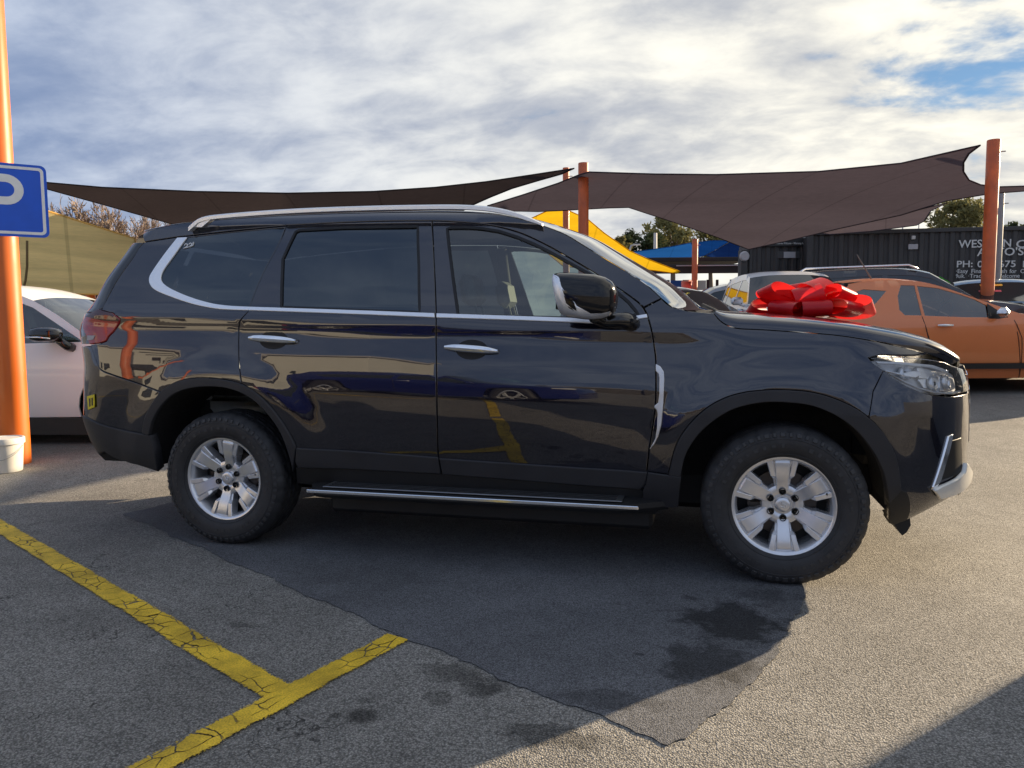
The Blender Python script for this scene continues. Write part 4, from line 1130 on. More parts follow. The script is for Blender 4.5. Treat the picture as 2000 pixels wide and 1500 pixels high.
# painted yellow bay lines
def line_mat():
    m = bpy.data.materials.new('worn_yellow_paint'); m.use_nodes = True; nt = m.node_tree; N = nt.nodes; L = nt.links
    b = N['Principled BSDF']; out = N['Material Output']; b.inputs['Roughness'].default_value = .7
    tc = N.new('ShaderNodeTexCoord'); co = tc.outputs['Object']
    def mr(src, a, b_, c, d, sm=True):
        n = N.new('ShaderNodeMapRange'); n.interpolation_type = 'SMOOTHSTEP' if sm else 'LINEAR'; L.new(src, n.inputs[0])
        for k, v in enumerate((a, b_, c, d)): n.inputs[k+1].default_value = v
        return n.outputs[0]
    def nz(s, d=4, r=.6):
        n = N.new('ShaderNodeTexNoise'); n.inputs['Scale'].default_value = s; n.inputs['Detail'].default_value = d; n.inputs['Roughness'].default_value = r; L.new(co, n.inputs['Vector']); return n
    def mth(op, a, b_):
        n = N.new('ShaderNodeMath'); n.operation = op
        for k, v in enumerate((a, b_)):
            if hasattr(v, 'links'): L.new(v, n.inputs[k])
            else: n.inputs[k].default_value = v
        return n.outputs[0]
    sep = N.new('ShaderNodeSeparateXYZ'); L.new(co, sep.inputs[0])
    # block cracks across the stripe
    mp = N.new('ShaderNodeMapping'); mp.inputs['Scale'].default_value = (11.0, 15.0, 1); L.new(co, mp.inputs[0])
    nd = nz(14, 3); sc = N.new('ShaderNodeVectorMath'); sc.operation = 'SCALE'; sc.inputs['Scale'].default_value = .35; L.new(nd.outputs['Color'], sc.inputs[0])
    ad = N.new('ShaderNodeVectorMath'); ad.operation = 'ADD'; L.new(mp.outputs[0], ad.inputs[0]); L.new(sc.outputs[0], ad.inputs[1])
    v = N.new('ShaderNodeTexVoronoi'); v.feature = 'DISTANCE_TO_EDGE'; v.inputs['Scale'].default_value = 1.0; v.inputs['Randomness'].default_value = .75; L.new(ad.outputs[0], v.inputs['Vector'])
    crack = mr(v.outputs['Distance'], .010, .045, 0, 1)
    crack = mth('MAXIMUM', crack, mr(nz(2.6, 3).outputs[0], .47, .56, 0, 1))
    ay = mth('ABSOLUTE', sep.outputs[1], 0)
    edge = mr(ay, .026, .074, 0, .50)
    keep = mth('GREATER_THAN', mth('SUBTRACT', mth('ADD', mth('MULTIPLY', nz(120, 4, .7).outputs[0], .75), mth('MULTIPLY', nz(7, 3).outputs[0], .5)), edge), .33)
    dirt = mr(nz(3.6, 6, .7).outputs[0], .32, .66, .52, 1.06)
    spk = mr(nz(160, 3).outputs[0], .35, .6, .72, 1.05)
    s2 = N.new('ShaderNodeVectorMath'); s2.operation = 'SCALE'; s2.inputs[0].default_value = (.90, .59, .035); L.new(mth('MULTIPLY', dirt, spk), s2.inputs['Scale'])
    L.new(s2.outputs[0], b.inputs['Base Color'])
    tr_ = N.new('ShaderNodeBsdfTransparent'); mx = N.new('ShaderNodeMixShader')
    L.new(mth('MULTIPLY', keep, crack), mx.inputs[0]); L.new(tr_.outputs[0], mx.inputs[1]); L.new(b.outputs[0], mx.inputs[2]); L.new(mx.outputs[0], out.inputs[0])
    return m
YL = line_mat()
def stripe(p0, p1, w, z=.007):
    p0 = Vector((*p0, 0)); p1 = Vector((*p1, 0)); d = p1-p0; n_ = max(2, int(d.length/.5))
    V = []; 
    for i in range(n_+1): V += [(d.length*(i/n_-.5), -w/2, 0), (d.length*(i/n_-.5), w/2, 0)]
    o = mesh_obj('yellow_bay_line', V, [(2*i, 2*i+2, 2*i+3, 2*i+1) for i in range(n_)], YL)
    o.location = ((p0.x+p1.x)/2, (p0.y+p1.y)/2, z); o.rotation_euler = (0, 0, math.atan2(d.y, d.x)); return struct(o)
stripe((-6.6, .955), (-.245, -2.39), .15)
stripe((-.72, -3.89), (-.037, -1.878), .125, .0075)
stripe((-2.2, -8.4), (-.80, -4.12), .125); stripe((-7.5, -3.6), (-1.4, -6.4), .14)

# ------------------------------------------------------------------ posts, sign, bucket
def post(label, x, y, r, h, m=ORANGE_STEEL, name='shade_post', group='orange steel posts that hold up the shade sails', cap=True):
    z0 = G(y)
    t = thing(name, label, 'post', (x, y, z0), 0, group)
    b = MB().lathe([(r, -.02), (r, h-.012), (r-.006, h), (0, h)], 36, 'z'); autosmooth(b.obj('shaft', m, t), 40)
    mat('galvanised', (.35, .35, .34), rough=.5, metal=.6, noise=.2, nscale=30)
    b = MB().tube([(r*.9, 0, h-.22), (r+.09, 0, h-.22)], .012, 6); b.obj('sail_eye', MATS['galvanised'], t)
    return t
ORANGE_B = mat('bright_orange_post_paint', (.62, .125, .005), rough=.38, coat=.2, noise=.08, nscale=2.0, rvar=.2)
pc = gp(31, 905)
post('bright orange steel post at the left edge, carrying the blue parking sign', pc[0], pc[1], .122, 4.9, ORANGE_B)
def post_at(label, u, D, r, h, m=ORANGE_STEEL, **k):
    p = dp(u, 600, D); return post(label, p[0], p[1], r, h-G(p[1]), m, **k)
post_at('thick rust orange post between the two dark shade sails', 1139.5, 16, .108, 4.50)
post_at('thin rust orange post just behind the thick central one', 1106, 20, .085, 5.2)
post_at('tall rust orange post rising behind the orange ute', 1927, 14.5, .115, 4.56)
post_at('plain grey post close behind the tall right hand orange post', 1944, 17.5, .085, 4.05, mat('grey_post_paint', (.26, .25, .25), rough=.5, noise=.1), name='grey_post', group=None)
post_at('small distant orange post in front of the blue sails', 1356, 29, .11, 4.3)
post_at('small sunlit orange post seen past the black SUV tail', 178, 15, .09, 1.85, ORANGE_B)

# parking sign
sg_blue = mat('sign_blue', (.004, .095, .66), rough=.35, coat=.3, noise=.08, nscale=5)
sg_white = mat('sign_white', (.88, .88, .86), rough=.5, noise=.05)
pz = Vector((pc[0], pc[1], 0))
ang = CYAW*-1+math.radians(32)
sgn = thing('parking_sign', 'blue parking sign with white border and letter P on the left orange post', 'sign', (pz.x+.02, pz.y-.16, 0), ang)
def rrect(x0, x1, z0, z1, r, n=6):
    out = []
    for cx_, cz_, a0 in ((x1-r, z1-r, 0), (x0+r, z1-r, 90), (x0+r, z0+r, 180), (x1-r, z0+r, 270)):
        for k in range(n+1):
            a = math.radians(a0+90*k/n); out.append((cx_+r*math.cos(a), cz_+r*math.sin(a)))
    return out
def plate(name, poly, y0, y1, m, par, holes=()):
    V_, T, loops = tri_fill(poly, list(holes), .2); n_ = len(V_)
    v = [(a, y0, c) for a, c in V_]+[(a, y1, c) for a, c in V_]
    f = [tuple(t) for t in T]+[tuple(i+n_ for i in t)[::-1] for t in T]
    for l in loops:
        for i in range(len(l)):
            j = (i+1) % len(l); f.append((l[j], l[i], l[i]+n_, l[j]+n_))
    return mesh_obj(name, v, f, m, par)
x0, x1, z0, z1 = -.36, .46, 2.005, 2.63
plate('plate', rrect(x0, x1, z0, z1, .05), 0, .004, sg_blue, sgn)
plate('border', rrect(x0+.022, x1-.022, z0+.022, z1-.022, .038), -.0015, 0, sg_white, sgn, [rrect(x0+.046, x1-.046, z0+.046, z1-.046, .02)[::-1]])
# the P: stem and bowl
sx = -.02; bz0, bz1 = 2.275, 2.535; stw = .068
outer = [(sx, 2.08), (sx+stw, 2.08), (sx+stw, bz0)]
R_ = (bz1-bz0)/2; cx_ = .235-R_+.05
outer += [(cx_+R_*math.sin(a), (bz0+bz1)/2-R_*math.cos(a)) for a in np.linspace(0, math.pi, 14)]+[(sx, bz1)]
R2 = R_-.068
hole = [(sx+stw, bz0+.068)]+[(cx_+R2*math.sin(a), (bz0+bz1)/2-R2*math.cos(a)) for a in np.linspace(0, math.pi, 12)]+[(sx+stw, bz1-.068)]
plate('letter', outer, -.002, 0, sg_white, sgn, [hole[::-1]])
for zz_ in (2.16, 2.5):
    b = MB().lathe([(0, -.006), (.008, -.005), (.009, 0)], 10, 'y', (-.02, -.001, zz_-.1)); b.obj('bolt', MATS['galvanised'], sgn)
b = MB().box((0, .03, 2.12), (.30, .05, .035)); b.box((0, .03, 2.50), (.30, .05, .035)); b.obj('bracket', MATS['galvanised'], sgn)
# white bucket
bp_ = gp(12, 921)
bk = thing('plastic_bucket', 'white plastic bucket with wire handle standing by the left orange post', 'bucket', (bp_[0], bp_[1], 0), .4)
wp = mat('white_plastic', (.72, .71, .66), rough=.45, noise=.06, nscale=12)
b = MB().lathe([(.0, .004), (.118, .004), (.122, .012), (.139, .262), (.139, .268), (.132, .268), (.116, .02), (0, .02)], 40, 'z'); autosmooth(b.obj('tub', wp, bk), 40)
b = MB().lathe([(.143, .240), (.150, .243), (.150, .285), (.146, .291), (.135, .292), (.131, .286), (0, .286)], 40, 'z'); autosmooth(b.obj('lid', wp, bk), 40)
b = MB().tube([(.142*math.cos(a)*1.02, -.145*math.sin(a)*.25-.12*math.sin(a), .225-.11*math.sin(a)) for a in np.linspace(0, math.pi, 14)], .0028, 6); b.obj('handle', MATS['galvanised'], bk, True)

# ------------------------------------------------------------------ shade sails
def cloth_mat(name, col, trans=.3, noise=.12):
    m = bpy.data.materials.new(name); m.use_nodes = True; nt = m.node_tree; N = nt.nodes; L = nt.links
    N.clear(); out = N.new('ShaderNodeOutputMaterial'); mx = N.new('ShaderNodeMixShader'); mx.inputs[0].default_value = trans
    d = N.new('ShaderNodeBsdfDiffuse'); t = N.new('ShaderNodeBsdfTranslucent')
    tc = N.new('ShaderNodeTexCoord'); n = N.new('ShaderNodeTexNoise'); n.inputs['Scale'].default_value = 1.1; n.inputs['Detail'].default_value = 5; L.new(tc.outputs['Object'], n.inputs['Vector'])
    mp = N.new('ShaderNodeMapping'); mp.inputs['Scale'].default_value = (.25, .25, 4); L.new(tc.outputs['Object'], mp.inputs[0]); L.new(mp.outputs[0], n.inputs['Vector'])
    mr = N.new('ShaderNodeMapRange'); L.new(n.outputs[0], mr.inputs[0]); mr.inputs[1].default_value = .3; mr.inputs[2].default_value = .7; mr.inputs[3].default_value = 1-noise; mr.inputs[4].default_value = 1+noise
    # stitched panel seams every couple of metres
    sp = N.new('ShaderNodeSeparateXYZ'); L.new(tc.outputs['Object'], sp.inputs[0])
    def mth(op, a, b_):
        q = N.new('ShaderNodeMath'); q.operation = op
        for k, v in enumerate((a, b_)):
            if hasattr(v, 'links'): L.new(v, q.inputs[k])
            else: q.inputs[k].default_value = v
        return q.outputs[0]
    fr = mth('FRACT', mth('MULTIPLY', mth('ADD', sp.outputs[0], mth('MULTIPLY', sp.outputs[1], .35)), .55), 0)
    seam_ = mth('ADD', mth('MULTIPLY', mth('GREATER_THAN', fr, .022), .22), .78)
    weave = N.new('ShaderNodeTexNoise'); weave.inputs['Scale'].default_value = 28; weave.inputs['Detail'].default_value = 2; L.new(mp.outputs[0], weave.inputs['Vector'])
    wv = mth('ADD', mth('MULTIPLY', weave.outputs[0], .3), .85)
    s = N.new('ShaderNodeVectorMath'); s.operation = 'SCALE'; s.inputs[0].default_value = col; L.new(mth('MULTIPLY', mth('MULTIPLY', mr.outputs[0], seam_), wv), s.inputs['Scale'])
    L.new(s.outputs[0], d.inputs[0]); L.new(s.outputs[0], t.inputs[0]); L.new(d.outputs[0], mx.inputs[1]); L.new(t.outputs[0], mx.inputs[2]); L.new(mx.outputs[0], out.inputs[0])
    return m
def sail(label, px_, Df, m, group='shade sails over the car yard', res=18, name='shade_sail', hem=.03):
    px_ = [tuple(p) for p in px_]
    if area(px_) > 0: px_ = px_[::-1]
    P = densify(clean(px_, .5), res); V_, T, loops = tri_fill(P[::-1], [], res)
    v3 = [dp(a, c, Df(a, c)) for a, c in V_]; n_ = len(v3)
    o = mesh_obj(name, v3, [tuple(t) for t in T], m, None, True)
    root = thing(name, label, 'shade sail', tuple(np.mean(v3, 0)), 0, group)
    o.name = 'cloth'; o.data.transform(Matrix.Translation(-Vector(root.location))); o.parent = root
    b = MB().tube([Vector(v3[i])-Vector(root.location) for i in loops[0]], hem/2, 6, closed=True); b.obj('hem', m, root, True)
    return root
DARK = cloth_mat('dark_brown_shade_cloth', (.050, .040, .042), .30)
DARK2 = cloth_mat('charcoal_shade_cloth', (.088, .073, .088), .42)
YEL = cloth_mat('yellow_shade_cloth', (.72, .44, .015), .45)
BLU = cloth_mat('blue_shade_cloth', (.015, .10, .36), .45)
TAN = cloth_mat('tan_shade_cloth', (.88, .66, .28), .72, .2)
sail('long dark brown shade sail spanning behind the black SUV roof', [(40, 352), (200, 366), (380, 374), (560, 377.5), (730, 374), (850, 366), (950, 355), (1050, 340), (1121, 329), (1096, 340), (1050, 353), (1000, 368), (960, 384), (926, 399), (800, 470), (600, 500), (450, 470), (335, 437), (200, 399), (88, 368), (40, 358)], lambda u, v: 13.0+(v-330)*.035+abs(u-560)*.0035, DARK)
sail('largest dark shade sail, right of the central orange post', [(1150, 336), (1280, 340), (1400, 341), (1600, 335), (1760, 319), (1914, 284), (1893, 300), (1882, 318), (1882, 335), (1893, 352), (1915, 361), (1950, 365), (2060, 362), (2060, 366), (2000, 373), (1935, 378), (1850, 392), (1760, 420), (1640, 446), (1540, 470), (1462, 487), (1400, 463), (1310, 432), (1228, 405), (1190, 406), (1150, 408), (1100, 411), (1050, 413), (1000, 412), (952, 402), (1020, 381), (1090, 358), (1130, 342)], lambda u, v: 15.2+(v-330)*.045-.0012*max(0, u-1150)+.0004*max(0, 1150-u), DARK2)
sail('lower charcoal sail tip behind the large right sail', [(1600, 455), (1760, 418), (1850, 396), (1818, 412), (1805, 432), (1790, 440), (1700, 452), (1620, 458)], lambda u, v: 22.0, DARK2)
sail('yellow shade sail beyond the windscreen of the black SUV', [(1030, 430), (1075, 409), (1110, 411), (1148, 428), (1180, 455), (1230, 490), (1270, 508), (1328, 530), (1322, 534), (1268, 527), (1200, 530), (1100, 520), (1040, 470)], lambda u, v: 21.0+(v-410)*.02+(1200-u)*.004, YEL)
sail('dull blue shade sail left of the small orange post', [(1236, 492), (1275, 487), (1310, 482), (1350, 474), (1362, 500), (1362, 528), (1330, 533), (1290, 532), (1250, 520)], lambda u, v: 31.0+(v-480)*.03, BLU)
sail('bright blue shade sail right of the small orange post', [(1362, 473), (1390, 470), (1427, 470), (1400, 486), (1378, 498), (1362, 503)], lambda u, v: 36.0+(u-1360)*.02, BLU)
sail('dark blue shade sail by the black building corner', [(1378, 500), (1428, 472), (1455, 480), (1456, 500), (1420, 508)], lambda u, v: 34.0+(u-1360)*.02, cloth_mat('navy_shade_cloth', (.012, .04, .16), .3))
sail('tan shade cloth hanging behind the white SUV at left', [(20, 392), (88, 410), (150, 430), (210, 449), (264, 466), (262, 500), (235, 545), (205, 575), (120, 574), (20, 573)], lambda u, v: 13.5+(u-40)*.008, TAN)
b = MB().tube([dp(53, 470, 13.2), dp(53, 520, 13.2), dp(50, 548, 13.2), dp(42, 575, 13.2)], .02, 6); tag(b.obj('hanging_rope', mat('rope_brown', (.12, .08, .03), rough=.9), None, True), 'thin brown rope hanging in front of the tan cloth', 'rope')

# ------------------------------------------------------------------ other vehicles
GLASS_BG = mat('vehicle_glass', (.022, .028, .030), rough=.05, coat=.0, spec=.9)
TRIM_BG = mat('black_vehicle_trim', (.012, .012, .013), rough=.5)
LAMP_BG = mat('lamp_glass', (.55, .55, .53), rough=.12, coat=.8)
def simple_wheel(r=.33, w=.21):
    b = MB().lathe([(r*.60, -w*.42), (r*.78, -w*.5), (r*.93, -w*.47), (r, -w*.33), (r, w*.33), (r*.93, w*.47), (r*.6, w*.42)], 40, 'y')
    t = b.obj('wheel', RUBBER, None, True)
    b = MB().lathe([(r*.64, -w*.44), (r*.60, -w*.46), (r*.56, -w*.30), (r*.54, w*.3)], 40, 'y'); autosmooth(b.obj('rim', SILVER, t), 35)
    b = MB()
    for k in range(5):
        a = 2*math.pi*k/5; R_ = Matrix.Rotation(-a, 3, 'Y')
        m_ = MB().box((r*.32, -w*.38, 0), (r*.50, .03, r*.17), bev=.008); b.add([tuple(R_ @ Vector(p)) for p in m_.v], m_.f)
    b.lathe([(0, -w*.44), (r*.14, -w*.43), (r*.17, -w*.3)], 20, 'y'); b.obj('spokes', SILVER, t)
    b = MB().lathe([(0, -w*.05), (r*.55, -w*.05)], 30, 'y'); b.obj('hub_back', TRIM_BG, t)
    return t
W_PROTO = None
def gen_car(name, label, cat, loc, rz, sil, W, paint, wheels, windows, zb, group=None, seams=(), handles=(), mirror_at=None, roof_rails=False, skirt=None, glass=None, fill=.02, sill_z=.30, ndw=5, crown=.05, lamps=True):
    """sil: (x, z, tag) silhouette from rear bottom over the top to front bottom; tag names the strip that starts there"""
    global W_PROTO
    glass = glass or GLASS_BG
    root = thing(name, label, cat, loc, rz, group)
    zt = max(p[1] for p in sil); xr = min(p[0] for p in sil); xf = max(p[0] for p in sil)
    def S0(x, z):
        x = np.asarray(x, float); z = np.asarray(z, float)
        pr = np.interp(z, [.10, .25, .40, .62, zb-.22, zb-.06, zb, zt, zt+.2], [.12, .06, .02, 0, 0, .02, .045, .045+.36*(zt-zb), .045+.5*(zt+.2-zb)])
        w = W-pr
        a = np.clip((x-(xf-.75))/.75, 0, 1); c = np.clip(((xr+.6)-x)/.6, 0, 1)
        return w*(1-.22*a**2.4)*(1-.16*c**2.4)
    def surf(x, z, off=0.0):
        e = 1e-3; y = S0(x, z); P = np.stack([x, -y, z], -1)
        gx = (S0(x+e, z)-S0(x-e, z))/(2*e); gz = (S0(x, z+e)-S0(x, z-e))/(2*e)
        n = np.stack([-gx, -np.ones_like(gx), -gz], -1); n[:, 0] = -gx; n[:, 2] = -gz
        n = np.stack([-gx*-1*-1, -np.ones_like(gx), -gz], -1)
        n /= np.linalg.norm(n, axis=1, keepdims=True); return P+n*off, n
    # split silhouette by tag and smooth each piece lightly
    pieces = []; cur = [sil[0]]
    for p in sil[1:]:
        cur.append(p)
        if p[2] != cur[0][2]: pieces.append((cur[0][2], [(q[0], q[1]) for q in cur])); cur = [p]
    if len(cur) > 1: pieces.append((cur[0][2], [(q[0], q[1]) for q in cur]))
    outline = []
    for tg, pts in pieces:
        d = catmull(pts, 4) if len(pts) > 2 else [np.array(p) for p in pts]
        outline += [tuple(p) for p in d[:-1]]
        d = resample(np.array(d), max(5, len(d)))
        rows = []
        for i, (x, z) in enumerate(d):
            t_ = d[min(i+1, len(d)-1)]-d[max(i-1, 0)]; nn = np.array([-t_[1], t_[0]])/max(np.hypot(*t_), 1e-9)
            y = float(S0(x, z)); row = []
            for q in np.linspace(-1, 1, 13):
                h = crown*(1-abs(q)**3); row.append((x+nn[0]*h, y*q, z+nn[1]*h))
            rows.append(row)
        b = MB().grid(rows); b.f = [q[::-1] for q in b.f]
        mt = {'screen': glass, 'backlight': glass, 'skirt': TRIM_BG}.get(tg, paint)
        nm = {'screen': 'windscreen', 'backlight': 'rear_window', 'hood': 'bonnet', 'boot': 'boot_lid', 'tail': 'tailgate', 'nose': 'front_bumper', 'rear': 'rear_bumper', 'tray': 'tray_cover'}.get(tg, tg)
        b.obj(nm, mt, root, True)
    outline.append((sil[-1][0], sil[-1][1]))
    # bottom with wheel arches (front to rear)
    bot = []
    for xw, r in sorted(wheels, key=lambda q: -q[0]):
        R_ = r+.055
        a0 = math.asin(min(1, max(-1, (sill_z-r)/R_)))
        bot += [(xw+R_*math.cos(a), r+R_*math.sin(a)) for a in np.linspace(a0, math.pi-a0, 15)]
    poly = outline[::-1]; poly = outline+[(xf-.05, sill_z)]+bot+[(xr+.05, sill_z)]
    wins = [densify(w_, .08) for w_ in windows]
    v, f, n = panel_mesh(poly, wins, res=.16, edge_res=.06, surf=surf, gap=0, bev=.002, flange=.02)
    both('body_side', v, f, paint, root, None, True)
    for o in root.children:
        if o.name.startswith('body_side'): autosmooth(o, 30)
    for w_ in windows:
        v, f, n = panel_mesh(w_, (), res=.2, edge_res=.08, surf=surf, gap=-.004, bev=.001, flange=.004, off=-.006)
        both('side_window', v, f, glass, root, n, True)
    for sm in seams:
        P = densify(sm+[sm[-1]], .08)[:-1] if len(sm) > 1 else sm
        P = np.array(P); p, n_ = surf(P[:, 0], P[:, 1], .0015)
        for sg in (1, -1):
            b = MB().tube([(a[0], sg*a[1], a[2]) for a in p], .0045, 4); b.obj('door_seam', TRIM_BG, root)
    for (hx, hz) in handles:
        p, n_ = surf(np.array([hx-.10, hx, hx+.10]), np.array([hz, hz, hz]), .03)
        for sg in (1, -1):
            b = MB().tube([(a[0], sg*a[1], a[2]) for a in p], [.012, .018, .012], 8); b.obj('door_handle', SATIN, root, True)
    if mirror_at:
        mx, mz = mirror_at; y = float(S0(mx, mz))
        for sg in (1, -1):
            b = MB().box((mx, sg*-(y+.13), mz+.06), (.13, .20, .14), bev=.04); b.tube([(mx+.02, sg*-(y-.02), mz-.02), (mx+.01, sg*-(y+.09), mz+.01)], .03, 8)
            b.obj('mirror', mirror_mat or paint, root, True)
    # dark inner fill, underbody and wheel wells
    b = MB().box(((xr+xf)/2, 0, (sill_z+zb)/2+.06), ((xf-xr)*.80, W*1.30, zb-sill_z-.16), bev=.05); b.obj('inner_body', TRIM_BG, root)
    if W_PROTO is None: W_PROTO = simple_wheel()
    for xw, r in wheels:
        for sg in (-1, 1):
            if gen_car.used: w = copy_tree(W_PROTO)
            else: w = W_PROTO; gen_car.used = True
            w.parent = root; w.location = (xw, sg*(W-.115), r); w.scale = (r/.33,)*3
            w.rotation_euler = (0, .3, 0 if sg < 0 else math.pi)
    if roof_rails:
        rp = [(x, z) for x, z, tg in sil if tg == 'roof']; x0, x1 = rp[0][0]+.1, rp[-1][0]+.15
        for sg in (1, -1):
            y = W-.045-.36*(zt-zb)-.03
            b = MB().tube([(x0, sg*y, zt-.01), (x0+.12, sg*y, zt+.055), (x1-.15, sg*y, zt+.055), (x1, sg*y, zt-.02)], .018, 8); b.obj('roof_rail', SATIN, root, True)
    if lamps:
        for sg in (1, -1):
            zl_ = zb-.25
            y = float(S0(xf-.18, zl_))
            b = MB().box((xf-.20, sg*(y-.10), zl_), (.34, .24, .13), rot=Matrix.Rotation(-sg*.35, 3, 'Z'), bev=.04); b.obj('headlight', LAMP_BG, root, True)
            y = float(S0(xr+.1, zb-.15)); b = MB().box((xr+.10, sg*(y-.07), zb-.15), (.16, .15, .22), bev=.03); b.obj('tail_light', RED_LENS, root, True)
    return root
gen_car.used = False; mirror_mat = None
HEAD_R = math.atan2(RGT[1], RGT[0])          # heading parallel to the picture, facing right
def local_of(u, v, D, loc, rz):
    p = dp(u, v, D)-np.array(loc); c, s_ = math.cos(-rz), math.sin(-rz)
    return (p[0]*c-p[1]*s_, p[2])
# ---- orange ute
W_U = .92; D_U = 9.9
org = dp(1800, 700, D_U+W_U); loc_u = (org[0], org[1], G(org[1]))
def UL(l): return [local_of(u, v, D_U, loc_u, HEAD_R) for u, v in l]
tags = [('rear', [(1352, 738), (1345, 690), (1350, 650)]), ('tray', [(1356, 628), (1480, 624), (1610, 622)]), ('backlight', [(1640, 612), (1660, 572)]), ('roof', [(1672, 554), (1705, 548), (1753, 545), (1800, 547), (1838, 553)]), ('screen', [(1868, 562), (1920, 582), (1960, 597)]), ('hood', [(2002, 613), (2080, 624), (2160, 636), (2215, 652)]), ('nose', [(2240, 668), (2252, 700), (2246, 738)])]
sil = []
for tg, l in tags:
    for p in UL(l): sil.append((p[0], p[1], tg))
sil[-1] = (sil[-1][0], sil[-1][1], 'end')
ORANGE_CAR = mat('orange_car_paint', (.82, .24, .075), rough=.3, coat=.8)
uw = UL([(1808, 557), (1848, 561.5), (1886, 573), (1916, 584), (1939, 597), (1975, 620), (1890, 619.5), (1812, 616.5)])
uq = UL([(1776, 555.5), (1803, 556), (1806, 616), (1773, 615.5), (1764, 605), (1766, 577)])
ur = UL([(1674, 572), (1700, 564), (1745, 567), (1722, 590), (1704, 603), (1684, 604)])
wz = .335
xw_r = UL([(1500, 700)])[0][0]; xw_f = UL([(2105, 700)])[0][0]
sill_u = UL([(1900, 740)])[0][1]
glass_u = glass_mat('ute_glass', (.42, .50, .50), extra=.10)
ute = gen_car('orange_ute', 'orange two door utility with dark side stripe, right behind the black SUV bonnet', 'car', loc_u, HEAD_R, sil, W_U, ORANGE_CAR, [(xw_r, wz), (xw_f, wz)], [uw, uq, ur], UL([(1850, 626)])[0][1],
      seams=[UL([(1806, 618), (1812, 650), (1822, 690), (1826, 738)]), UL([(1985, 625), (1996, 660), (1998, 738)])], handles=[UL([(1846, 636)])[0]], glass=glass_u, sill_z=sill_u, crown=.05)
# stripe, rear visor, antenna, mirror, steering wheel, seat on the ute
def ute_surf_strip(px0, px1, px2, px3, name, m, y):
    a = UL([px0, px1, px2, px3])
    for sg in (1, -1):
        b = MB().add([(p[0], sg*-y, p[1]) for p in a]+[(p[0], sg*-(y-.03), p[1]) for p in a], [(0, 1, 2, 3), (0, 4, 5, 1), (1, 5, 6, 2), (2, 6, 7, 3), (3, 7, 4, 0)]); b.obj(name, m, ute)
ute_surf_strip((1560, 711), (1560, 722), (2060, 720), (2060, 709), 'side_stripe', TRIM_BG, W_U+.004)
vz = UL([(1667, 552), (1700, 549), (1750, 551), (1752, 566), (1735, 569), (1715, 562), (1680, 566), (1660, 574)])
b = MB(); k = len(vz); b.add([(x, -.66, z+.01) for x, z in vz]+[(x, .66, z+.01) for x, z in vz], [tuple(range(k)), tuple(range(k, 2*k))[::-1]]+[(i, k+i, k+(i+1) % k, (i+1) % k) for i in range(k)]); b.obj('rear_visor', TRIM_BG, ute)
an = UL([(1738, 545), (1706, 491)]); b = MB().tube([(an[0][0], -.45, an[0][1]), (an[1][0], -.45, an[1][1])], [.012, .006], 6); b.box((an[0][0]+.02, -.45, an[0][1]), (.10, .05, .03), bev=.01); b.obj('roof_antenna', mat('grey_rubber', (.16, .15, .14), rough=.5), ute)
mm = UL([(1955, 610)])[0]; b = MB().box((mm[0], -W_U-.05, mm[1]), (.11, .19, .13), bev=.05); b.obj('mirror', SATIN, ute, True)
tri = UL([(1935, 622), (1982, 624), (1938, 592)]); 
for sg in (1, -1):
    yq = W_U-.05
    b = MB().add([(p[0], sg*-(yq-(.06 if i == 2 else 0)), p[1]) for i, p in enumerate(tri)], [(0, 1, 2)]); b.obj('mirror_sail', TRIM_BG, ute)
sc = UL([(1892, 610)])[0]; b = MB().tube([(sc[0]+.16*math.cos(a)*.4, -.36+.17*math.sin(a), sc[1]+.16*math.cos(a)) for a in np.linspace(0, 2*math.pi, 20, endpoint=False)], .014, 6, closed=True); b.obj('steering_wheel', TRIM_BG, ute, True)
sc = UL([(1815, 600)])[0]; b = MB().box((sc[0], -.38, sc[1]-.05), (.14, .48, .55), rot=Matrix.Rotation(-.3, 3, 'Y'), bev=.05); b.obj('seat', INT_D, ute, True)

# ---- white SUV at left
D_W = 7.75; W_W = .93
orgw = dp(-60, 700, D_W+W_W); loc_w = (orgw[0], orgw[1], 0)
def WL(l): return [local_of(u, v, D_W, loc_w, HEAD_R) for u, v in l]
# its own size, with the roof and A pillar where the photograph shows them
tags = [('rear', [(-520, 815), (-530, 740), (-520, 690)]), ('tail', [(-510, 660), (-495, 640)]), ('backlight', [(-480, 628), (-440, 575)]), ('roof', [(-410, 563), (-300, 557), (-180, 555), (-60, 560), (0, 572)]), ('screen', [(40, 586), (90, 612), (140, 643)]), ('hood', [(180, 668), (260, 682), (330, 700)]), ('nose', [(358, 724), (366, 780), (360, 815)])]
sil = []
for tg, l in tags:
    for p in WL(l): sil.append((p[0], p[1], tg))
sil[-1] = (sil[-1][0], sil[-1][1], 'end')
mirror_mat = GLOSSB
zbw = WL([(100, 672)])[0][1]
wsuv = gen_car('white_suv', 'white SUV with black door mirrors parked behind the left orange post', 'car', loc_w, HEAD_R, sil, W_W, WHITE_PAINT, [(WL([(-380, 700)])[0][0], .36), (WL([(225, 700)])[0][0], .36)],
     [WL([(42, 600), (90, 628), (130, 652), (158, 668), (42, 671), (-105, 671), (-105, 574), (-20, 578)]), WL([(-125, 573), (-125, 671), (-300, 668), (-300, 572)]), WL([(-315, 572), (-315, 668), (-440, 655), (-400, 580)])], zbw,
     seams=[WL([(-115, 672), (-112, 800)])], handles=[WL([(-70, 690)])[0]], mirror_at=None, glass=glass_mat('suv_glass', (.25, .30, .30), extra=.06), sill_z=WL([(0, 817)])[0][1])
def wbox(name, c, d, m, par, bev=.02, rot=None): 
    return MB().box(c, d, bev=bev, rot=rot).obj(name, m, par, True)
mp_ = WL([(108, 655)])[0]
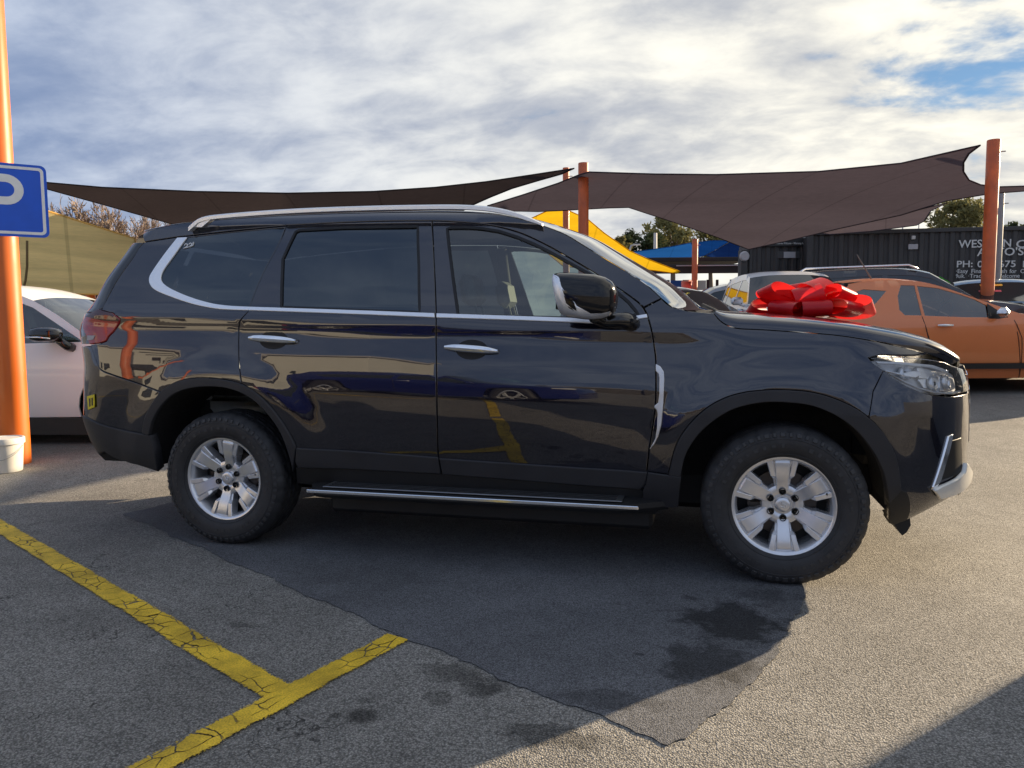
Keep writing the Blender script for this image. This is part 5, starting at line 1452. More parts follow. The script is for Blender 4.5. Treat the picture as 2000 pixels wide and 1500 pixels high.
for sg in (1, -1):
    b = MB(); rows = []
    for dx, k_ in ((-.16, .75), (-.14, .95), (-.06, 1.0), (.03, .92), (.09, .70), (.12, .3)):
        rows.append([(mp_[0]+dx, sg*-(W_W+.10+.11*k_*math.copysign(abs(math.cos(a))**.7, math.cos(a))), mp_[1]+.01+.075*k_*math.copysign(abs(math.sin(a))**.7, math.sin(a))) for a in np.linspace(0, 2*math.pi, 17)])
    b.grid(rows); b.tube([(mp_[0]+.05, sg*-(W_W+.06), mp_[1]-.04), (mp_[0]+.12, sg*-(W_W+.01), mp_[1]-.11), (mp_[0]+.14, sg*-(W_W-.05), mp_[1]-.13)], [.035, .045, .05], 8)
    b.obj('mirror', GLOSSB, wsuv, True)
    b = MB().tube([(mp_[0]-.17, sg*-(W_W+.215), mp_[1]-.015), (mp_[0]-.05, sg*-(W_W+.215), mp_[1]-.015), (mp_[0]+.06, sg*-(W_W+.19), mp_[1]-.03)], .008, 6); b.obj('mirror_chrome_line', CHROME, wsuv, True)
a_ = WL([(-300, 817), (230, 817), (235, 850), (-300, 850)])
for sg in (1, -1):
    b = MB().add([(p[0], sg*-(W_W-.03), p[1]) for p in a_]+[(p[0], sg*-(W_W-.25), p[1]) for p in a_], [(0, 3, 2, 1), (0, 1, 5, 4), (2, 3, 7, 6)]); b.obj('sill_cladding', PLASTIC_D, wsuv)
sc = WL([(70, 640)])[0]
wbox('seat', (sc[0]-.25, -.38, sc[1]-.10), (.13, .48, .6), mat('pale_leather', (.45, .44, .38), rough=.6), wsuv, .05, Matrix.Rotation(-.28, 3, 'Y'))
wbox('headrest', (sc[0]-.37, -.38, sc[1]+.24), (.08, .26, .17), MATS['pale_leather'], wsuv, .03)

# ---- canned shapes for the cars farther back
def canned(kind):
    if kind == 'suv':
        s = [(-2.22, .34, 'rear'), (-2.28, .66, 'rear'), (-2.24, 1.02, 'backlight'), (-2.02, 1.40, 'backlight'), (-1.86, 1.60, 'roof'), (-1.5, 1.665, 'roof'), (-.6, 1.69, 'roof'), (.05, 1.66, 'roof'), (.38, 1.58, 'screen'), (.75, 1.34, 'screen'), (1.10, 1.10, 'hood'), (1.6, 1.03, 'hood'), (2.05, .90, 'nose'), (2.26, .72, 'nose'), (2.26, .34, 'end')]
        w = [[(.42, 1.49), (.92, 1.14), (-.28, 1.12), (-.28, 1.57), (.10, 1.56)], [(-.36, 1.57), (-.36, 1.12), (-1.28, 1.12), (-1.34, 1.54)], [(-1.42, 1.54), (-1.36, 1.13), (-1.85, 1.18), (-1.72, 1.50)]]
        return s, w, [(-1.36, .35), (1.36, .35)], .91, 1.08, .32
    if kind == 'hatch':
        s = [(-1.95, .30, 'rear'), (-2.02, .62, 'rear'), (-1.98, .92, 'backlight'), (-1.80, 1.15, 'backlight'), (-1.55, 1.38, 'roof'), (-1.1, 1.455, 'roof'), (-.4, 1.47, 'roof'), (.1, 1.43, 'roof'), (.38, 1.36, 'screen'), (.8, 1.12, 'screen'), (1.16, .95, 'hood'), (1.6, .86, 'hood'), (1.95, .72, 'nose'), (2.06, .55, 'nose'), (2.06, .30, 'end')]
        w = [[(.42, 1.28), (.92, .99), (-.22, .97), (-.22, 1.37), (.12, 1.35)], [(-.30, 1.37), (-.30, .97), (-1.25, .99), (-1.42, 1.20), (-1.15, 1.34)]]
        return s, w, [(-1.25, .31), (1.28, .31)], .86, .94, .27
    s = [(-2.30, .32, 'rear'), (-2.36, .70, 'rear'), (-2.30, .98, 'boot'), (-1.75, 1.03, 'backlight'), (-1.35, 1.26, 'backlight'), (-1.02, 1.39, 'roof'), (-.5, 1.45, 'roof'), (.05, 1.44, 'roof'), (.42, 1.36, 'screen'), (.85, 1.13, 'screen'), (1.22, .97, 'hood'), (1.7, .89, 'hood'), (2.15, .74, 'nose'), (2.34, .56, 'nose'), (2.34, .32, 'end')]
    w = [[(.45, 1.28), (.98, 1.0), (-.20, .98), (-.20, 1.36), (.12, 1.35)], [(-.28, 1.36), (-.28, .98), (-1.28, 1.0), (-1.05, 1.24), (-.80, 1.33)]]
    return s, w, [(-1.38, .32), (1.42, .32)], .90, .95, .28
def bg_car(name, label, kind, u, D, head, paint, group='cars parked in the yard behind the black SUV', **k):
    s, w, wh, W, zb, sz = canned(kind)
    p = dp(u, 600, D); loc = (p[0], p[1], G(p[1]))
    return gen_car(name, label, 'car', loc, HEAD_R+head, s, W, paint, wh, w, zb, group=group, sill_z=sz, seams=[[(-.25, zb-.02), (-.24, sz+.05)]], mirror_at=(w[0][1][0]-.10, zb+.02), handles=[(-.1, zb-.12)], **k)
def on_screen(car, txt, size, m, x, z, slope, y0, name='price_writing'):
    # writing that lies on the windscreen: text x runs across the car, text y up the glass
    up = Vector((-math.cos(slope), 0, math.sin(slope))); ac = Vector((0, 1, 0)); nrm = ac.cross(up)
    M_ = Matrix((( ac.x, up.x, nrm.x, x), (ac.y, up.y, nrm.y, y0), (ac.z, up.z, nrm.z, z), (0, 0, 0, 1)))
    return text_obj(name, txt, size, m, car, M_, extrude=.002, bold=.008)
GREEN = mat('fluoro_green_paint', (.10, .75, .03), rough=.5); YELW = mat('yellow_marker', (.85, .60, .05), rough=.5); PINK = mat('pink_marker', (.62, .10, .14), rough=.5)
mirror_mat = None
SIL_C = mat('silver_car_paint', (.50, .52, .54), rough=.3, metal=.3, coat=1.0); DK_C = mat('dark_grey_car_paint', (.030, .030, .032), rough=.25, coat=1.0); GREY_C = mat('grey_car_paint', (.10, .11, .13), rough=.28, coat=1.0, metal=.3)
c1 = bg_car('dark_suv', 'dark SUV with roof rails and green $16,990 on its windscreen, behind the ute', 'suv', 1764, 14.0, math.radians(-26), DK_C, roof_rails=True)
on_screen(c1, '$16,990', .24, GREEN, .68, 1.44, math.radians(35), -.50); on_screen(c1, '~~~', .20, PINK, .48, 1.555, math.radians(35), -.25, 'pink_writing')
c2 = bg_car('white_wagon', 'white wagon facing the camera between the red bow and the black building', 'suv', 1530, 14.0, math.radians(-96), WHITE_PAINT)
c3 = bg_car('white_sedan', 'white sedan side on with dark windows, left of the red bow', 'sedan', 1420, 18.0, math.radians(176), SIL_C)
c4 = bg_car('silver_hatchback', 'silver hatchback with yellow and green writing on its windscreen', 'hatch', 1305, 13.2, math.radians(-48), SIL_C)
on_screen(c4, '990', .30, GREEN, .90, 1.10, math.radians(32), -.45); on_screen(c4, 'OO', .24, YELW, .62, 1.27, math.radians(32), -.40, 'yellow_writing')
c5 = bg_car('grey_sedan', 'grey car at the right edge with coloured writing on its windscreen', 'sedan', 1935, 15.2, math.radians(-112), GREY_C)
on_screen(c5, '====', .16, YELW, .62, 1.32, math.radians(32), -.30, 'yellow_writing'); on_screen(c5, '====', .16, PINK, .82, 1.20, math.radians(32), -.35, 'pink_writing')
c6 = bg_car('white_hatchback', 'white hatchback with yellow tag on its windscreen, beyond the white SUV', 'hatch', 52, 11.2, math.radians(-22), WHITE_PAINT)
wbox('windscreen_tag', (.55, -.35, 1.325), (.10, .30, .03), mat('yellow_card', (.8, .68, .03), rough=.6), c6, .004, Matrix.Rotation(.5, 3, 'Y')); wbox('windscreen_tag', (.60, .15, 1.30), (.06, .5, .02), mat('pale_card', (.6, .66, .5), rough=.6), c6, .004, Matrix.Rotation(.5, 3, 'Y'))
c7 = bg_car('red_hatchback', 'small red car far back under the blue sails', 'hatch', 1322, 27.0, math.radians(170), mat('red_car_paint', (.50, .02, .03), rough=.3, coat=1.0))
c8 = bg_car('blue_hatchback', 'blue hatchback parked across from the black SUV, mirrored in its doors', 'hatch', 1000, 5, 0, mat('blue_car_paint', (.006, .014, .13), rough=.25, coat=1.0, metal=.2), group=None)
c8.location = (-2.5, -7.3, 0); c8.rotation_euler = (0, 0, math.radians(3)); c8.scale = (1.08, 1.05, 1.08)

# ------------------------------------------------------------------ red bow on the bonnet
bow = thing('gift_bow', 'big shiny red ribbon bow standing on the black SUV bonnet', 'bow', (1.66, -.12, 1.243), math.radians(-6))
bow.scale = (1.0, 1.0, .80)
RED = bpy.data.materials.new('red_ribbon'); RED.use_nodes = True
nt = RED.node_tree; pb = nt.nodes['Principled BSDF']; pb.inputs['Base Color'].default_value = (.72, .010, .018, 1); pb.inputs['Roughness'].default_value = .34; pb.inputs['Coat Weight'].default_value = .2
tl_ = nt.nodes.new('ShaderNodeBsdfTranslucent'); tl_.inputs[0].default_value = (.85, .03, .03, 1); mx = nt.nodes.new('ShaderNodeMixShader'); mx.inputs[0].default_value = .35
nt.links.new(pb.outputs[0], mx.inputs[1]); nt.links.new(tl_.outputs[0], mx.inputs[2]); nt.links.new(mx.outputs[0], nt.nodes['Material Output'].inputs[0])
def loop(az, L_, H_, w, tilt, z0=.0, roll=0.0):
    """one ribbon loop: leaves the knot along azimuth az, curls round and comes back over the top"""
    d = Vector((math.cos(az), math.sin(az), 0)); sd = Vector((-d.y, d.x, 0)); up = Vector((0, 0, 1))
    dr = d*math.cos(tilt)+up*math.sin(tilt); nr = -d*math.sin(tilt)+up*math.cos(tilt)
    s2 = (sd*math.cos(roll)+nr*math.sin(roll)); n2 = (nr*math.cos(roll)-sd*math.sin(roll)); rows = []
    for i in range(33):
        ph = 2*math.pi*i/32; x = .02+L_*(.5-.5*math.cos(ph))**.75; z = -H_/2*math.sin(ph)*(.35+.65*math.sin(ph/2))
        ww = w*(.30+.70*min(1.0, 1.9*(.5-.5*math.cos(ph))**.5))
        c_ = dr*x+n2*z+Vector((0, 0, z0+H_*.40))
        rows.append([tuple(c_+s2*ww*q) for q in (-.5, -.25, 0, .25, .5)])
    return MB().grid(rows).obj('ribbon_loop', RED, bow, True)
rb = random.Random(4)
for az, L_, H_, w, ti, z0, ro in (
        (-78, .19, .13, .15, .05, 0, .05), (-122, .25, .12, .15, .06, 0, -.12), (-38, .27, .12, .15, .05, 0, -.15), (-14, .31, .12, .15, .03, .01, -.55), (-165, .30, .12, .14, .06, 0, .45), (150, .28, .12, .14, .1, 0, 0), (100, .25, .12, .14, .1, 0, .1), (45, .27, .12, .14, .08, 0, .1),
        (-92, .17, .15, .15, .50, .02, .30), (-30, .23, .13, .14, .40, .02, -.35), (-150, .27, .12, .14, .42, .03, .35), (25, .22, .13, .14, .45, .02, .35), (90, .20, .13, .14, .6, .02, 0), (145, .22, .13, .14, .5, .02, -.3),
        (-60, .15, .17, .15, .85, .03, .45), (110, .15, .15, .14, .9, .03, -.3)):
    loop(math.radians(az), L_, H_, w, ti, z0, ro)
for az, L_, dz in ((176, .36, .0), (-168, .30, .0)):
    rows = []
    for i in range(14):
        t = i/13; d = Vector((math.cos(math.radians(az)), math.sin(math.radians(az)), 0)); sd = Vector((-d.y, d.x, 0))
        rows.append([tuple(d*(.05+L_*t)+sd*(q*.07+.03*math.sin(5*t))+Vector((0, 0, .022+.028*abs(math.sin(t*6))))) for q in (-.5, 0, .5)])
    MB().grid(rows).obj('ribbon_tail', RED, bow, True)
b = MB().box((0, 0, .02), (.10, .10, .05), bev=.02); b.obj('knot', RED, bow, True)

# ------------------------------------------------------------------ black building with lettering, pergola, fence
BLK = mat('black_corrugated_steel', (.045, .043, .043), rough=.6, noise=.15, nscale=1.5)
WLET = mat('white_lettering', (.62, .62, .60), rough=.6)
def frame_at(u, v, D):
    return np.array(dp(u, v, D))
# long face runs parallel to the picture, slightly receding to the left
bl = thing('black_container_building', 'long black corrugated building with white dealer lettering at the far right', 'building', tuple(dp(1580, 620, 23.0)*np.array([1, 1, 0])+np.array([0, 0, .6])), HEAD_R+math.radians(-9))
def BL(u, v):   # onto the face plane y=0 of the building
    rz = bl.rotation_euler[2]; n = np.array([-math.sin(rz), math.cos(rz), 0]); o = np.array(bl.location)
    d = ray(u, v); t = ((o-CO)@n)/(d@n); p = CO+d*t-o
    c, s_ = math.cos(-rz), math.sin(-rz); return (p[0]*c-p[1]*s_, p[2])
tl0 = BL(1580, 458); tr0 = BL(2000, 446); topz = (BL(1700, 455)[1]+BL(1960, 447)[1])/2
x0, x1 = 0.0, 12.5; rows0 = []; rows1 = []; pitch = .28; k = 0; x = x0
while x < x1:
    for dx, dy in ((0, 0), (.09, 0), (.13, .045), (.22, .045), (.26, 0)):
        rows0.append((x+dx, dy, -.7)); rows1.append((x+dx, dy, topz))
    x += pitch
b = MB().grid([rows1, rows0]); b.obj('corrugated_wall', BLK, bl)
b = MB().box((x1/2, 3.0, topz/2-.36), (x1, 5.8, topz+.68)); b.obj('inner_block', BLK, bl)
b = MB().box((x1/2, .02, topz+.02), (x1+.06, .14, .12), bev=.01); b.obj('top_rail', BLK, bl)
b = MB().box((x0-.02, .02, topz/2-.3), (.16, .14, topz+.7), bev=.01); b.obj('corner_post', BLK, bl)
def letters(txt, u, v, h_px, name='lettering', bold=.012, u_end=None, m=WLET, building=None):
    bx_, bz_ = BL(u, v); s_ = abs(BL(u, v-h_px)[1]-bz_)/.70
    M_ = Matrix(((1, 0, 0, bx_), (0, 0, -1, -.012), (0, 1, 0, bz_), (0, 0, 0, 1)))
    o = text_obj(name, txt, s_, m, bl, M_, .004, bold*s_)
    if u_end:
        w = max(v_.co.x for v_ in o.data.vertices)-bx_; k_ = (BL(u_end, v)[0]-bx_)/w
        for v_ in o.data.vertices: v_.co.x = bx_+(v_.co.x-bx_)*k_
    return o
for txt, u0_, u1_, v_, h_, bo in (('WESTERN', 1872, 1974, 484, 15, .012), ('C', 1983, 2003, 484, 15, .012), ("AUTO'S.", 1908, 2004, 500, 15, .012), ('PH:', 1867, 1899, 522, 12.5, .012), ('02', 1908, 1930, 522, 12.5, .012), ('9675', 1938, 1983, 522, 12.5, .012), ('1', 1993, 2000, 522, 12.5, .012),
        ('\u00b7Easy', 1866, 1890, 533.5, 8, .006), ('Finance', 1896, 1934, 533.5, 8, .006), ('\u00b7Cash', 1938, 1966, 533.5, 8, .006), ('for', 1971, 1985, 533.5, 8, .006), ('C', 1992, 2000, 533.5, 8, .006), ('9uik.', 1866, 1884, 543, 8, .006), ('\u00b7Trade-ins', 1890, 1940, 543, 8, .006), ('Welcome', 1944, 1991, 543, 8, .006)):
    letters(txt, u0_, v_, h_, u_end=u1_, bold=bo)
def bbox_px(u0, v0, u1, v1, y0, y1, name, m, bev=.01):
    a = BL(u0, v1); c = BL(u1, v0)
    return MB().box(((a[0]+c[0])/2, (y0+y1)/2, (a[1]+c[1])/2), (abs(c[0]-a[0]), y1-y0, abs(c[1]-a[1])), bev=bev).obj(name, m, bl)
PALE = mat('pale_fitting', (.62, .60, .57), rough=.6); LG = mat('pale_grey_sheet', (.42, .41, .42), rough=.6)
bbox_px(1779, 461, 1786, 468, -.10, 0, 'security_light', PALE); bbox_px(1773, 477, 1792, 487.5, -.06, 0, 'vent_box', LG)
o_ = bbox_px(1706, 444, 1727, 455, .6, 1.0, 'air_conditioner', PALE)
for kx in (1711, 1717): bbox_px(kx, 446, kx+4, 453, .585, .6, 'fan_grille', PLASTIC_D, .001)
bbox_px(1690, 449, 1890, 457, 1.4, 5.0, 'roof_sheet', LG); bbox_px(1840, 436, 1862, 447, 1.5, 2.3, 'water_tank', mat('slate_blue_plastic', (.13, .14, .24), rough=.5), .12)
bbox_px(1833, 402, 1836, 448, 3.0, 3.1, 'mast', LG); bbox_px(1869, 408, 1871.5, 446, 3.0, 3.08, 'mast', LG)
# left wing of the building with its own sign board
bw = thing('black_sign_building', 'lower black building with white lettered sign board under the large sail tip', 'building', tuple(dp(1462, 620, 24.0)*np.array([1, 1, 0])+np.array([0, 0, .6])), HEAD_R+math.radians(2))
bl_, bl = bl, bw
ex = BL(1583, 500)[0]; tz = BL(1520, 475)[1]
rows0 = []; rows1 = []; x = 0
while x < ex-.05:
    for dx, dy in ((0, 0), (.09, 0), (.13, .045), (.22, .045), (.26, 0)):
        rows0.append((x+dx, dy, -.7)); rows1.append((x+dx, dy, tz))
    x += .28
MB().grid([rows1, rows0]).obj('corrugated_wall', BLK, bw); MB().box((ex/2, .55, tz/2-.36), (ex, .9, tz+.68)).obj('inner_block', BLK, bw)
bbox_px(1464, 452, 1580, 482, -.06, -.02, 'sign_board', mat('sign_black', (.02, .02, .021), rough=.5)); bbox_px(1578.5, 452, 1581, 473, -.09, -.06, 'sign_edge', PALE, .002)
def letters2(txt, u, v, h, ue, bold=.012, name='sign_lettering'):
    o = letters(txt, u, v, h, name, bold, ue)
    for v_ in o.data.vertices: v_.co.y -= .055
letters2('\u2022 Cash for Cars', 1476, 477.5, 4.2, 1508, .004); letters2('\u2022 Trade-ins Welcome', 1510, 477.5, 4.2, 1544, .004); letters2('\u2022 Warranty Available', 1546, 477.5, 4.2, 1577, .004); letters2('SALES', 1503, 465, 17, 1574)
bbox_px(1585, 461, 1609, 474, -.08, -.02, 'notice_sign', mat('pale_blue_notice', (.45, .52, .68), rough=.6)); bbox_px(1518, 491, 1562, 505, -.02, .02, 'window_frame', mat('dark_grey_frame', (.06, .06, .062), rough=.5)); bbox_px(1530, 492, 1553, 504, -.035, -.02, 'window_blind', LG, .003)
b = MB().lathe([(0, -.08), (.13, -.08), (.16, -.02), (.16, 0)], 20, 'y', (BL(1453, 501)[0], -.03, BL(1453, 501)[1])); b.obj('round_lamp', LG, bw)
bbox_px(1446, 488, 1460, 600, -.02, .3, 'corner_column', BLK)
bl = bl_
# dark pergola in front of the blue sails
pg = thing('dark_pergola', 'flat dark pergola roof on thin posts below the blue sails', 'pergola', tuple(dp(1400, 620, 30.0)*np.array([1, 1, 0])+np.array([0, 0, .6])), HEAD_R)
PB = mat('dark_pergola_steel', (.022, .019, .018), rough=.7)
def PG(u, v): 
    p = dp(u, v, 30.0)-np.array(pg.location); c, s_ = math.cos(-HEAD_R), math.sin(-HEAD_R); return (p[0]*c-p[1]*s_, p[2])
a = PG(1215, 535); c = PG(1450, 505)
b = MB().box(((a[0]+c[0])/2, 2.5, PG(1400, 508)[1]), (c[0]-a[0], 6.0, .16), bev=.02); b.obj('roof_slab', PB, pg)
b = MB().box(((a[0]+c[0])/2, -.6, PG(1400, 527)[1]), (c[0]-a[0], .14, .34), bev=.02); b.obj('fascia_beam', PB, pg)
b = MB().box(((a[0]+c[0])/2+.8, -.7, PG(1400, 521)[1]), ((c[0]-a[0])*.5, .04, .04)); b.obj('handrail', LG, pg)
for u in (1220, 1262, 1300, 1338, 1376, 1394, 1421, 1447):
    x_ = PG(u, 550)[0]; b = MB().box((x_, -.5, .9), (.09, .09, 2.6)); b.obj('pergola_post', PB, pg)
b = MB().box(((a[0]+c[0])/2, 6.2, .75), (c[0]-a[0], .12, 2.1)); b.obj('back_wall', mat('brown_boards', (.045, .030, .026), rough=.8, noise=.2, nscale=2), pg)
for u, col in ((1385, (.03, .12, .5)), (1412, (.02, .10, .42)), (1440, (.5, .5, .5))):
    x_ = PG(u, 545)[0]; b = MB().box((x_, 5.9, PG(u, 543)[1]), (.55, .05, .45)); b.obj('banner', mat('banner_%d' % u, col, rough=.7), pg)
bn = tag(MB().box((0, 0, 0), (.42, .4, .34), bev=.06).obj('red_box_trailer', mat('red_salmon_paint', (.70, .22, .16), rough=.5), None, True), 'small salmon red box trailer beside the far orange post', 'trailer'); p_ = dp(1342, 556, 28); bn.location = tuple(p_)
bn2 = MB().lathe([(.0, -.5), (.1, -.5), (.1, .2), (0, .2)], 12, 'z'); bn2.v = [(x, y, z) for x, y, z in bn2.v]; o = bn2.obj('trailer_stand', PB, bn)
o.location = (0, 0, -.55)
# brown fence below the tan cloth
fz = thing('brown_fence', 'dark brown board fence below the tan shade cloth', 'fence', tuple(dp(100, 620, 17.0)*np.array([1, 1, 0])), HEAD_R)
FB = mat('fence_brown', (.06, .036, .026), rough=.85, noise=.25, nscale=3)
for i in range(26):
    b = MB().box((-3.2+.24*i, 0, 1.05+.01*math.sin(i*2.1)), (.225, .03, 1.9), bev=.004); b.obj('board', FB, fz)
MB().box((-.1, .04, 1.6), (6.4, .05, .09)).obj('rail', FB, fz)

# ------------------------------------------------------------------ trees
def leaf_mat(name, col, var=.35, trans=.3):
    m = bpy.data.materials.new(name); m.use_nodes = True; nt = m.node_tree; N = nt.nodes; L = nt.links; N.clear()
    out = N.new('ShaderNodeOutputMaterial'); mx = N.new('ShaderNodeMixShader'); mx.inputs[0].default_value = trans
    d = N.new('ShaderNodeBsdfDiffuse'); t = N.new('ShaderNodeBsdfTranslucent')
    tc = N.new('ShaderNodeTexCoord'); n = N.new('ShaderNodeTexNoise'); n.inputs['Scale'].default_value = 1.2; n.inputs['Detail'].default_value = 6; L.new(tc.outputs['Object'], n.inputs['Vector'])
    mr = N.new('ShaderNodeMapRange'); L.new(n.outputs[0], mr.inputs[0]); mr.inputs[1].default_value = .3; mr.inputs[2].default_value = .7; mr.inputs[3].default_value = 1-var; mr.inputs[4].default_value = 1+var
    s = N.new('ShaderNodeVectorMath'); s.operation = 'SCALE'; s.inputs[0].default_value = col; L.new(mr.outputs[0], s.inputs['Scale'])
    L.new(s.outputs[0], d.inputs[0]); L.new(s.outputs[0], t.inputs[0]); L.new(d.outputs[0], mx.inputs[1]); L.new(t.outputs[0], mx.inputs[2]); L.new(mx.outputs[0], out.inputs[0])
    return m
BARK = mat('bark', (.13, .10, .075), rough=.9, noise=.3, nscale=4)
LEAF_G = leaf_mat('gum_leaves', (.20, .19, .085)); LEAF_D = leaf_mat('dark_leaves', (.055, .07, .035)); TWIG = mat('bare_twigs', (.26, .19, .14), rough=.9, noise=.3, nscale=2)
def leafy(label, u, v_top, v_bot, width_px, D, m, seed, n_clump=26, per=110, leaf=.2, name='gum_tree', group='leafy trees beyond the yard'):
    rnd = random.Random(seed); base = dp(u, 600, D); z0 = .6
    t = thing(name, label, 'tree', (base[0], base[1], z0), rnd.uniform(0, 6), group)
    ztop = dp(u, v_top, D)[2]-z0; zbot = dp(u, v_bot, D)[2]-z0; R_ = width_px*D/CF/2
    zc_ = (ztop+zbot)/2; Hh = (ztop-zbot)/2
    b = MB(); cl = []
    for k in range(n_clump):
        a = rnd.uniform(0, 2*math.pi); q = rnd.random()**.45; zz_ = rnd.uniform(-.9, .95)
        rr = R_*q*math.sqrt(max(.05, 1-zz_*zz_*.8)); cl.append(Vector((rr*math.cos(a), rr*math.sin(a), zc_+Hh*zz_)))
    tb = MB(); tb.tube([(0, 0, -.3), (.1, 0, zbot*.5), (0, .1, zbot), (.1, 0, zc_)], [R_*.10+.08, R_*.08+.06, R_*.06+.04, .05], 8)
    for c in cl[::2]:
        st_ = Vector((.05, .05, zbot*rnd.uniform(.7, 1.05))); tb.tube([st_, (st_+c)/2+Vector((0, 0, .1)), c], [.07, .045, .015], 5)
    tb.obj('trunk', BARK, t, True)
    V_ = []; F_ = []
    for c in cl:
        cr = R_*rnd.uniform(.22, .40)
        for j in range(per):
            d = Vector((rnd.gauss(0, 1), rnd.gauss(0, 1), rnd.gauss(0, .8))); d = d.normalized()*cr*rnd.random()**.4
            p = c+d; a = Vector((rnd.gauss(0, 1), rnd.gauss(0, 1), rnd.gauss(0, 1))).normalized(); e = a.orthogonal().normalized(); s_ = leaf*rnd.uniform(.6, 1.3)
            k0 = len(V_); V_ += [tuple(p+a*s_), tuple(p+e*s_*.35), tuple(p-a*s_), tuple(p-e*s_*.35)]; F_.append((k0, k0+1, k0+2, k0+3))
    mesh_obj('crown', V_, F_, m, t)
    return t
leafy('dark green round tree left of the tall gum, beyond the yellow sail', 1246, 452, 520, 92, 55, LEAF_D, 1, 34, 120, .20, 'round_tree')
leafy('tall pale gum tree with open crown above the blue sails', 1312, 424, 500, 96, 60, LEAF_G, 2, 30, 70, .24)
leafy('low gum tree half hidden by the tip of the large sail', 1388, 450, 505, 80, 62, LEAF_G, 3, 24, 80, .22)
leafy('gum tree behind the black building roof, left of the right post', 1868, 396, 470, 105, 48, LEAF_G, 4, 34, 70, .20)
leafy('small yellowish shrub tree just above the yellow sail edge', 1213, 465, 510, 36, 50, LEAF_G, 5, 12, 60, .16)
leafy('distant low tree at the right edge above the black building', 1992, 432, 470, 60, 60, LEAF_D, 6, 16, 70, .2)
# bare tree at left
def bare(label, u, v_top, v_bot, width_px, D, seed):
    rnd = random.Random(seed); base = dp(u, 600, D); z0 = .6
    t = thing('bare_tree', label, 'tree', (base[0], base[1], z0), 0, 'bare winter trees behind the tan cloth')
    ztop = dp(u, v_top, D)[2]-z0; R_ = width_px*D/CF/2
    tb = MB(); tw = MB()
    def grow(p, d, L_, r, lev):
        q = p+d*L_; mid = (p+q)/2+Vector((rnd.gauss(0, 1), rnd.gauss(0, 1), rnd.gauss(0, 1)))*L_*.06
        (tb if lev < 2 else tw).tube([p, mid, q], [r, r*.85, r*.7], 6 if lev < 2 else 3, cap=False)
        if lev >= 6: return
        for k in range(4 if lev in (1, 2) else 3):
            nd = (d+Vector((rnd.gauss(0, .55), rnd.gauss(0, .55), rnd.gauss(.05, .38)))).normalized()
            grow(p+d*L_*rnd.uniform(.45, 1), nd, L_*rnd.uniform(.62, .82), max(r*.60, .016), lev+1)
    for k in range(3):
        grow(Vector((rnd.uniform(-.4, .4), rnd.uniform(-.3, .3), 0)), Vector((rnd.gauss(0, .35), rnd.gauss(0, .35), 1)).normalized(), ztop*.30, .11, 0)
    # scale to the height and spread seen
    zs = max(p[2] for p in tw.v); sp = max(abs(p[0]) for p in tw.v)
    for m_ in (tb, tw): m_.v = [(p[0]*R_/sp, p[1]*R_/sp, p[2]*ztop/zs) for p in m_.v]
    tb.obj('trunk', BARK, t, True); tw.obj('crown', TWIG, t)
bare('bare brown tree between the parking sign and the dark sail', 110, 372, 600, 170, 26, 11); bare('bare twiggy tree directly behind the black SUV tail', 215, 380, 600, 220, 29, 12); bare('third bare tree peeking out by the black SUV rear spoiler', 310, 385, 600, 170, 32, 13)
# light mast and street lamp between the trees
p_ = dp(1279, 600, 45); mst = thing('light_mast', 'thin white mast standing between the two green trees', 'mast', (p_[0], p_[1], .6), 0)
hz = dp(1279, 455, 45)[2]-.6; MB().tube([(0, 0, -.2), (0, 0, hz)], [.16, .10], 8).obj('pole', PALE, mst); MB().box((0, 0, hz*.62), (.9, .2, .14)).obj('crossbar', PALE, mst)
p_ = dp(1229, 600, 45); lmp = thing('street_lamp', 'small curved street lamp in front of the dark round tree', 'lamp', (p_[0], p_[1], .6), HEAD_R)
hz = dp(1229, 478, 45)[2]-.6; MB().tube([(0, 0, -.2), (0, 0, hz-.3), (.1, 0, hz-.05), (.35, 0, hz)], .06, 6).obj('pole', LG, lmp, True); MB().box((.42, 0, hz), (.4, .18, .08), bev=.02).obj('lamp_head', PALE, lmp)

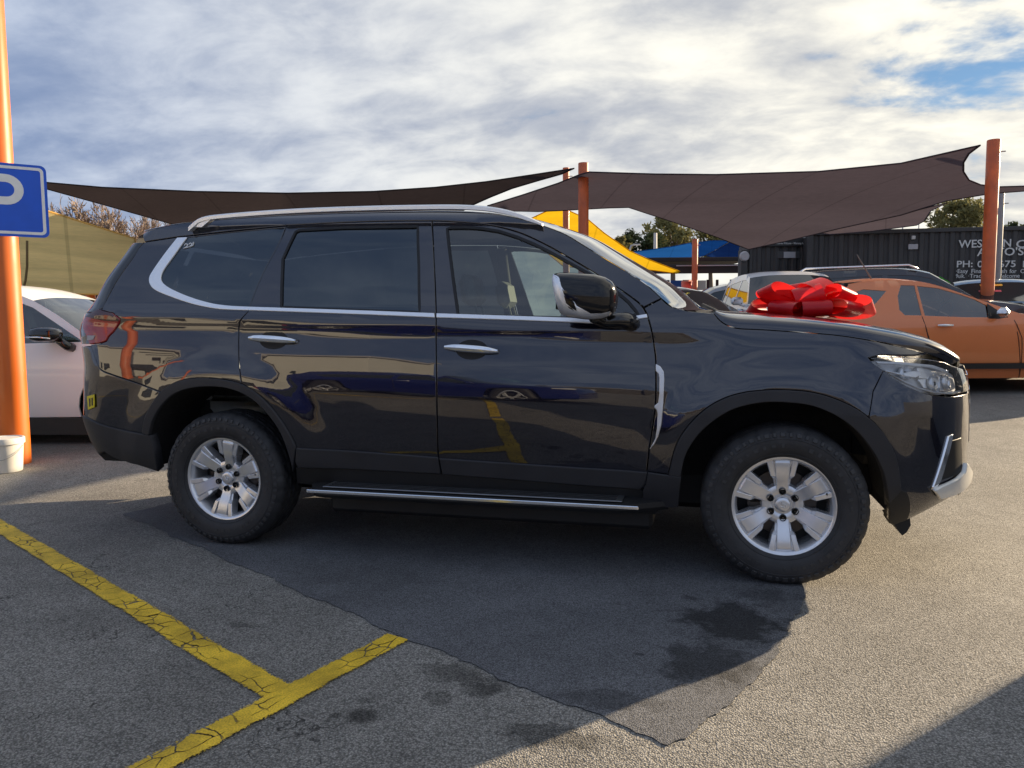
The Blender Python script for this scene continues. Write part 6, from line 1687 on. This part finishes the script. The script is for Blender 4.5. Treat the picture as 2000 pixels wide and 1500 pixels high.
# ------------------------------------------------------------------ across the yard, behind the camera (seen mirrored in the black paint)
hs = thing('pale_showroom', 'low pale rendered showroom across the yard, mirrored in the rear quarter panel', 'building', (-15.5, -17.0, 0), 0)
CREAM = mat('cream_render', (.58, .58, .54), rough=.8, noise=.06, nscale=.6)
MB().box((0, 0, 1.9), (17, 5, 3.8)).obj('wall', CREAM, hs); MB().box((0, .1, 3.85), (17.4, 5.6, .22), bev=.02).obj('roof', LG, hs)
for i in range(4): MB().box((-5.5+3.6*i, 2.505, 1.35), (2.2, .05, 1.5), bev=.01).obj('window', GLASS_BG, hs)
for i in range(3): MB().box((3.0, 2.52, 3.3-.28*i), (3.6-.5*i, .03, .08)).obj('wall_stripe', PLASTIC_D, hs)
post('orange post across the yard beside the pale showroom', -11.5, -11.0, .115, 4.6)
bw_ = thing('reflection_wall', 'low dark wall added behind the camera to give the front door a dark reflected band', 'wall', (8.0, -25.0, 0), 0)  # wall added out of view for the dark band reflected in the door
MB().box((0, 0, .65), (26, .22, 1.3)).obj('wall_body', mat('dark_block_wall', (.07, .065, .06), rough=.85, noise=.3, nscale=1.5), bw_); MB().box((0, 0, 1.34), (26.1, .34, .09), bev=.01).obj('coping', LG, bw_)
for k in range(7): MB().box((-12.5+25*k/6, .05, .8), (.42, .42, 1.6), bev=.02).obj('pier', MATS['dark_block_wall'], bw_)
# unseen container added at the right so its corner casts the lower-right shadow
ct = thing('shadow_caster_container', 'grey container added beyond the right edge of the picture to cast the lower right shadow', 'container', (3.75, .03, 0), math.radians(48.0))
x1c, rows0, rows1, x = 6.0, [], [], 0.0
"""local x runs along the sun line, so only the near corner edge shades the ground"""
CG = mat('container_grey', (.22, .23, .24), rough=.6, noise=.1, nscale=2)
while x < x1c:
    for dx, dy in ((0, 0), (.09, 0), (.13, .04), (.22, .04), (.26, 0)): rows0.append((x+dx, -dy, .12)); rows1.append((x+dx, -dy, 2.55))
    x += .28
MB().grid([rows0, rows1]).obj('corrugated_wall', CG, ct); MB().box((x1c/2+.1, -1.2, 1.35), (x1c, 2.25, 2.4)).obj('inner_block', CG, ct); MB().box((x1c/2+.1, -1.2, 2.58), (x1c+.1, 2.45, .1), bev=.01).obj('roof', CG, ct)
MB().box((.06, -.05, 1.33), (.14, .14, 2.5), bev=.01).obj('corner_post', CG, ct); MB().box((x1c/2, -1.2, .08), (x1c, 2.3, .16)).obj('skid_base', PB, ct)
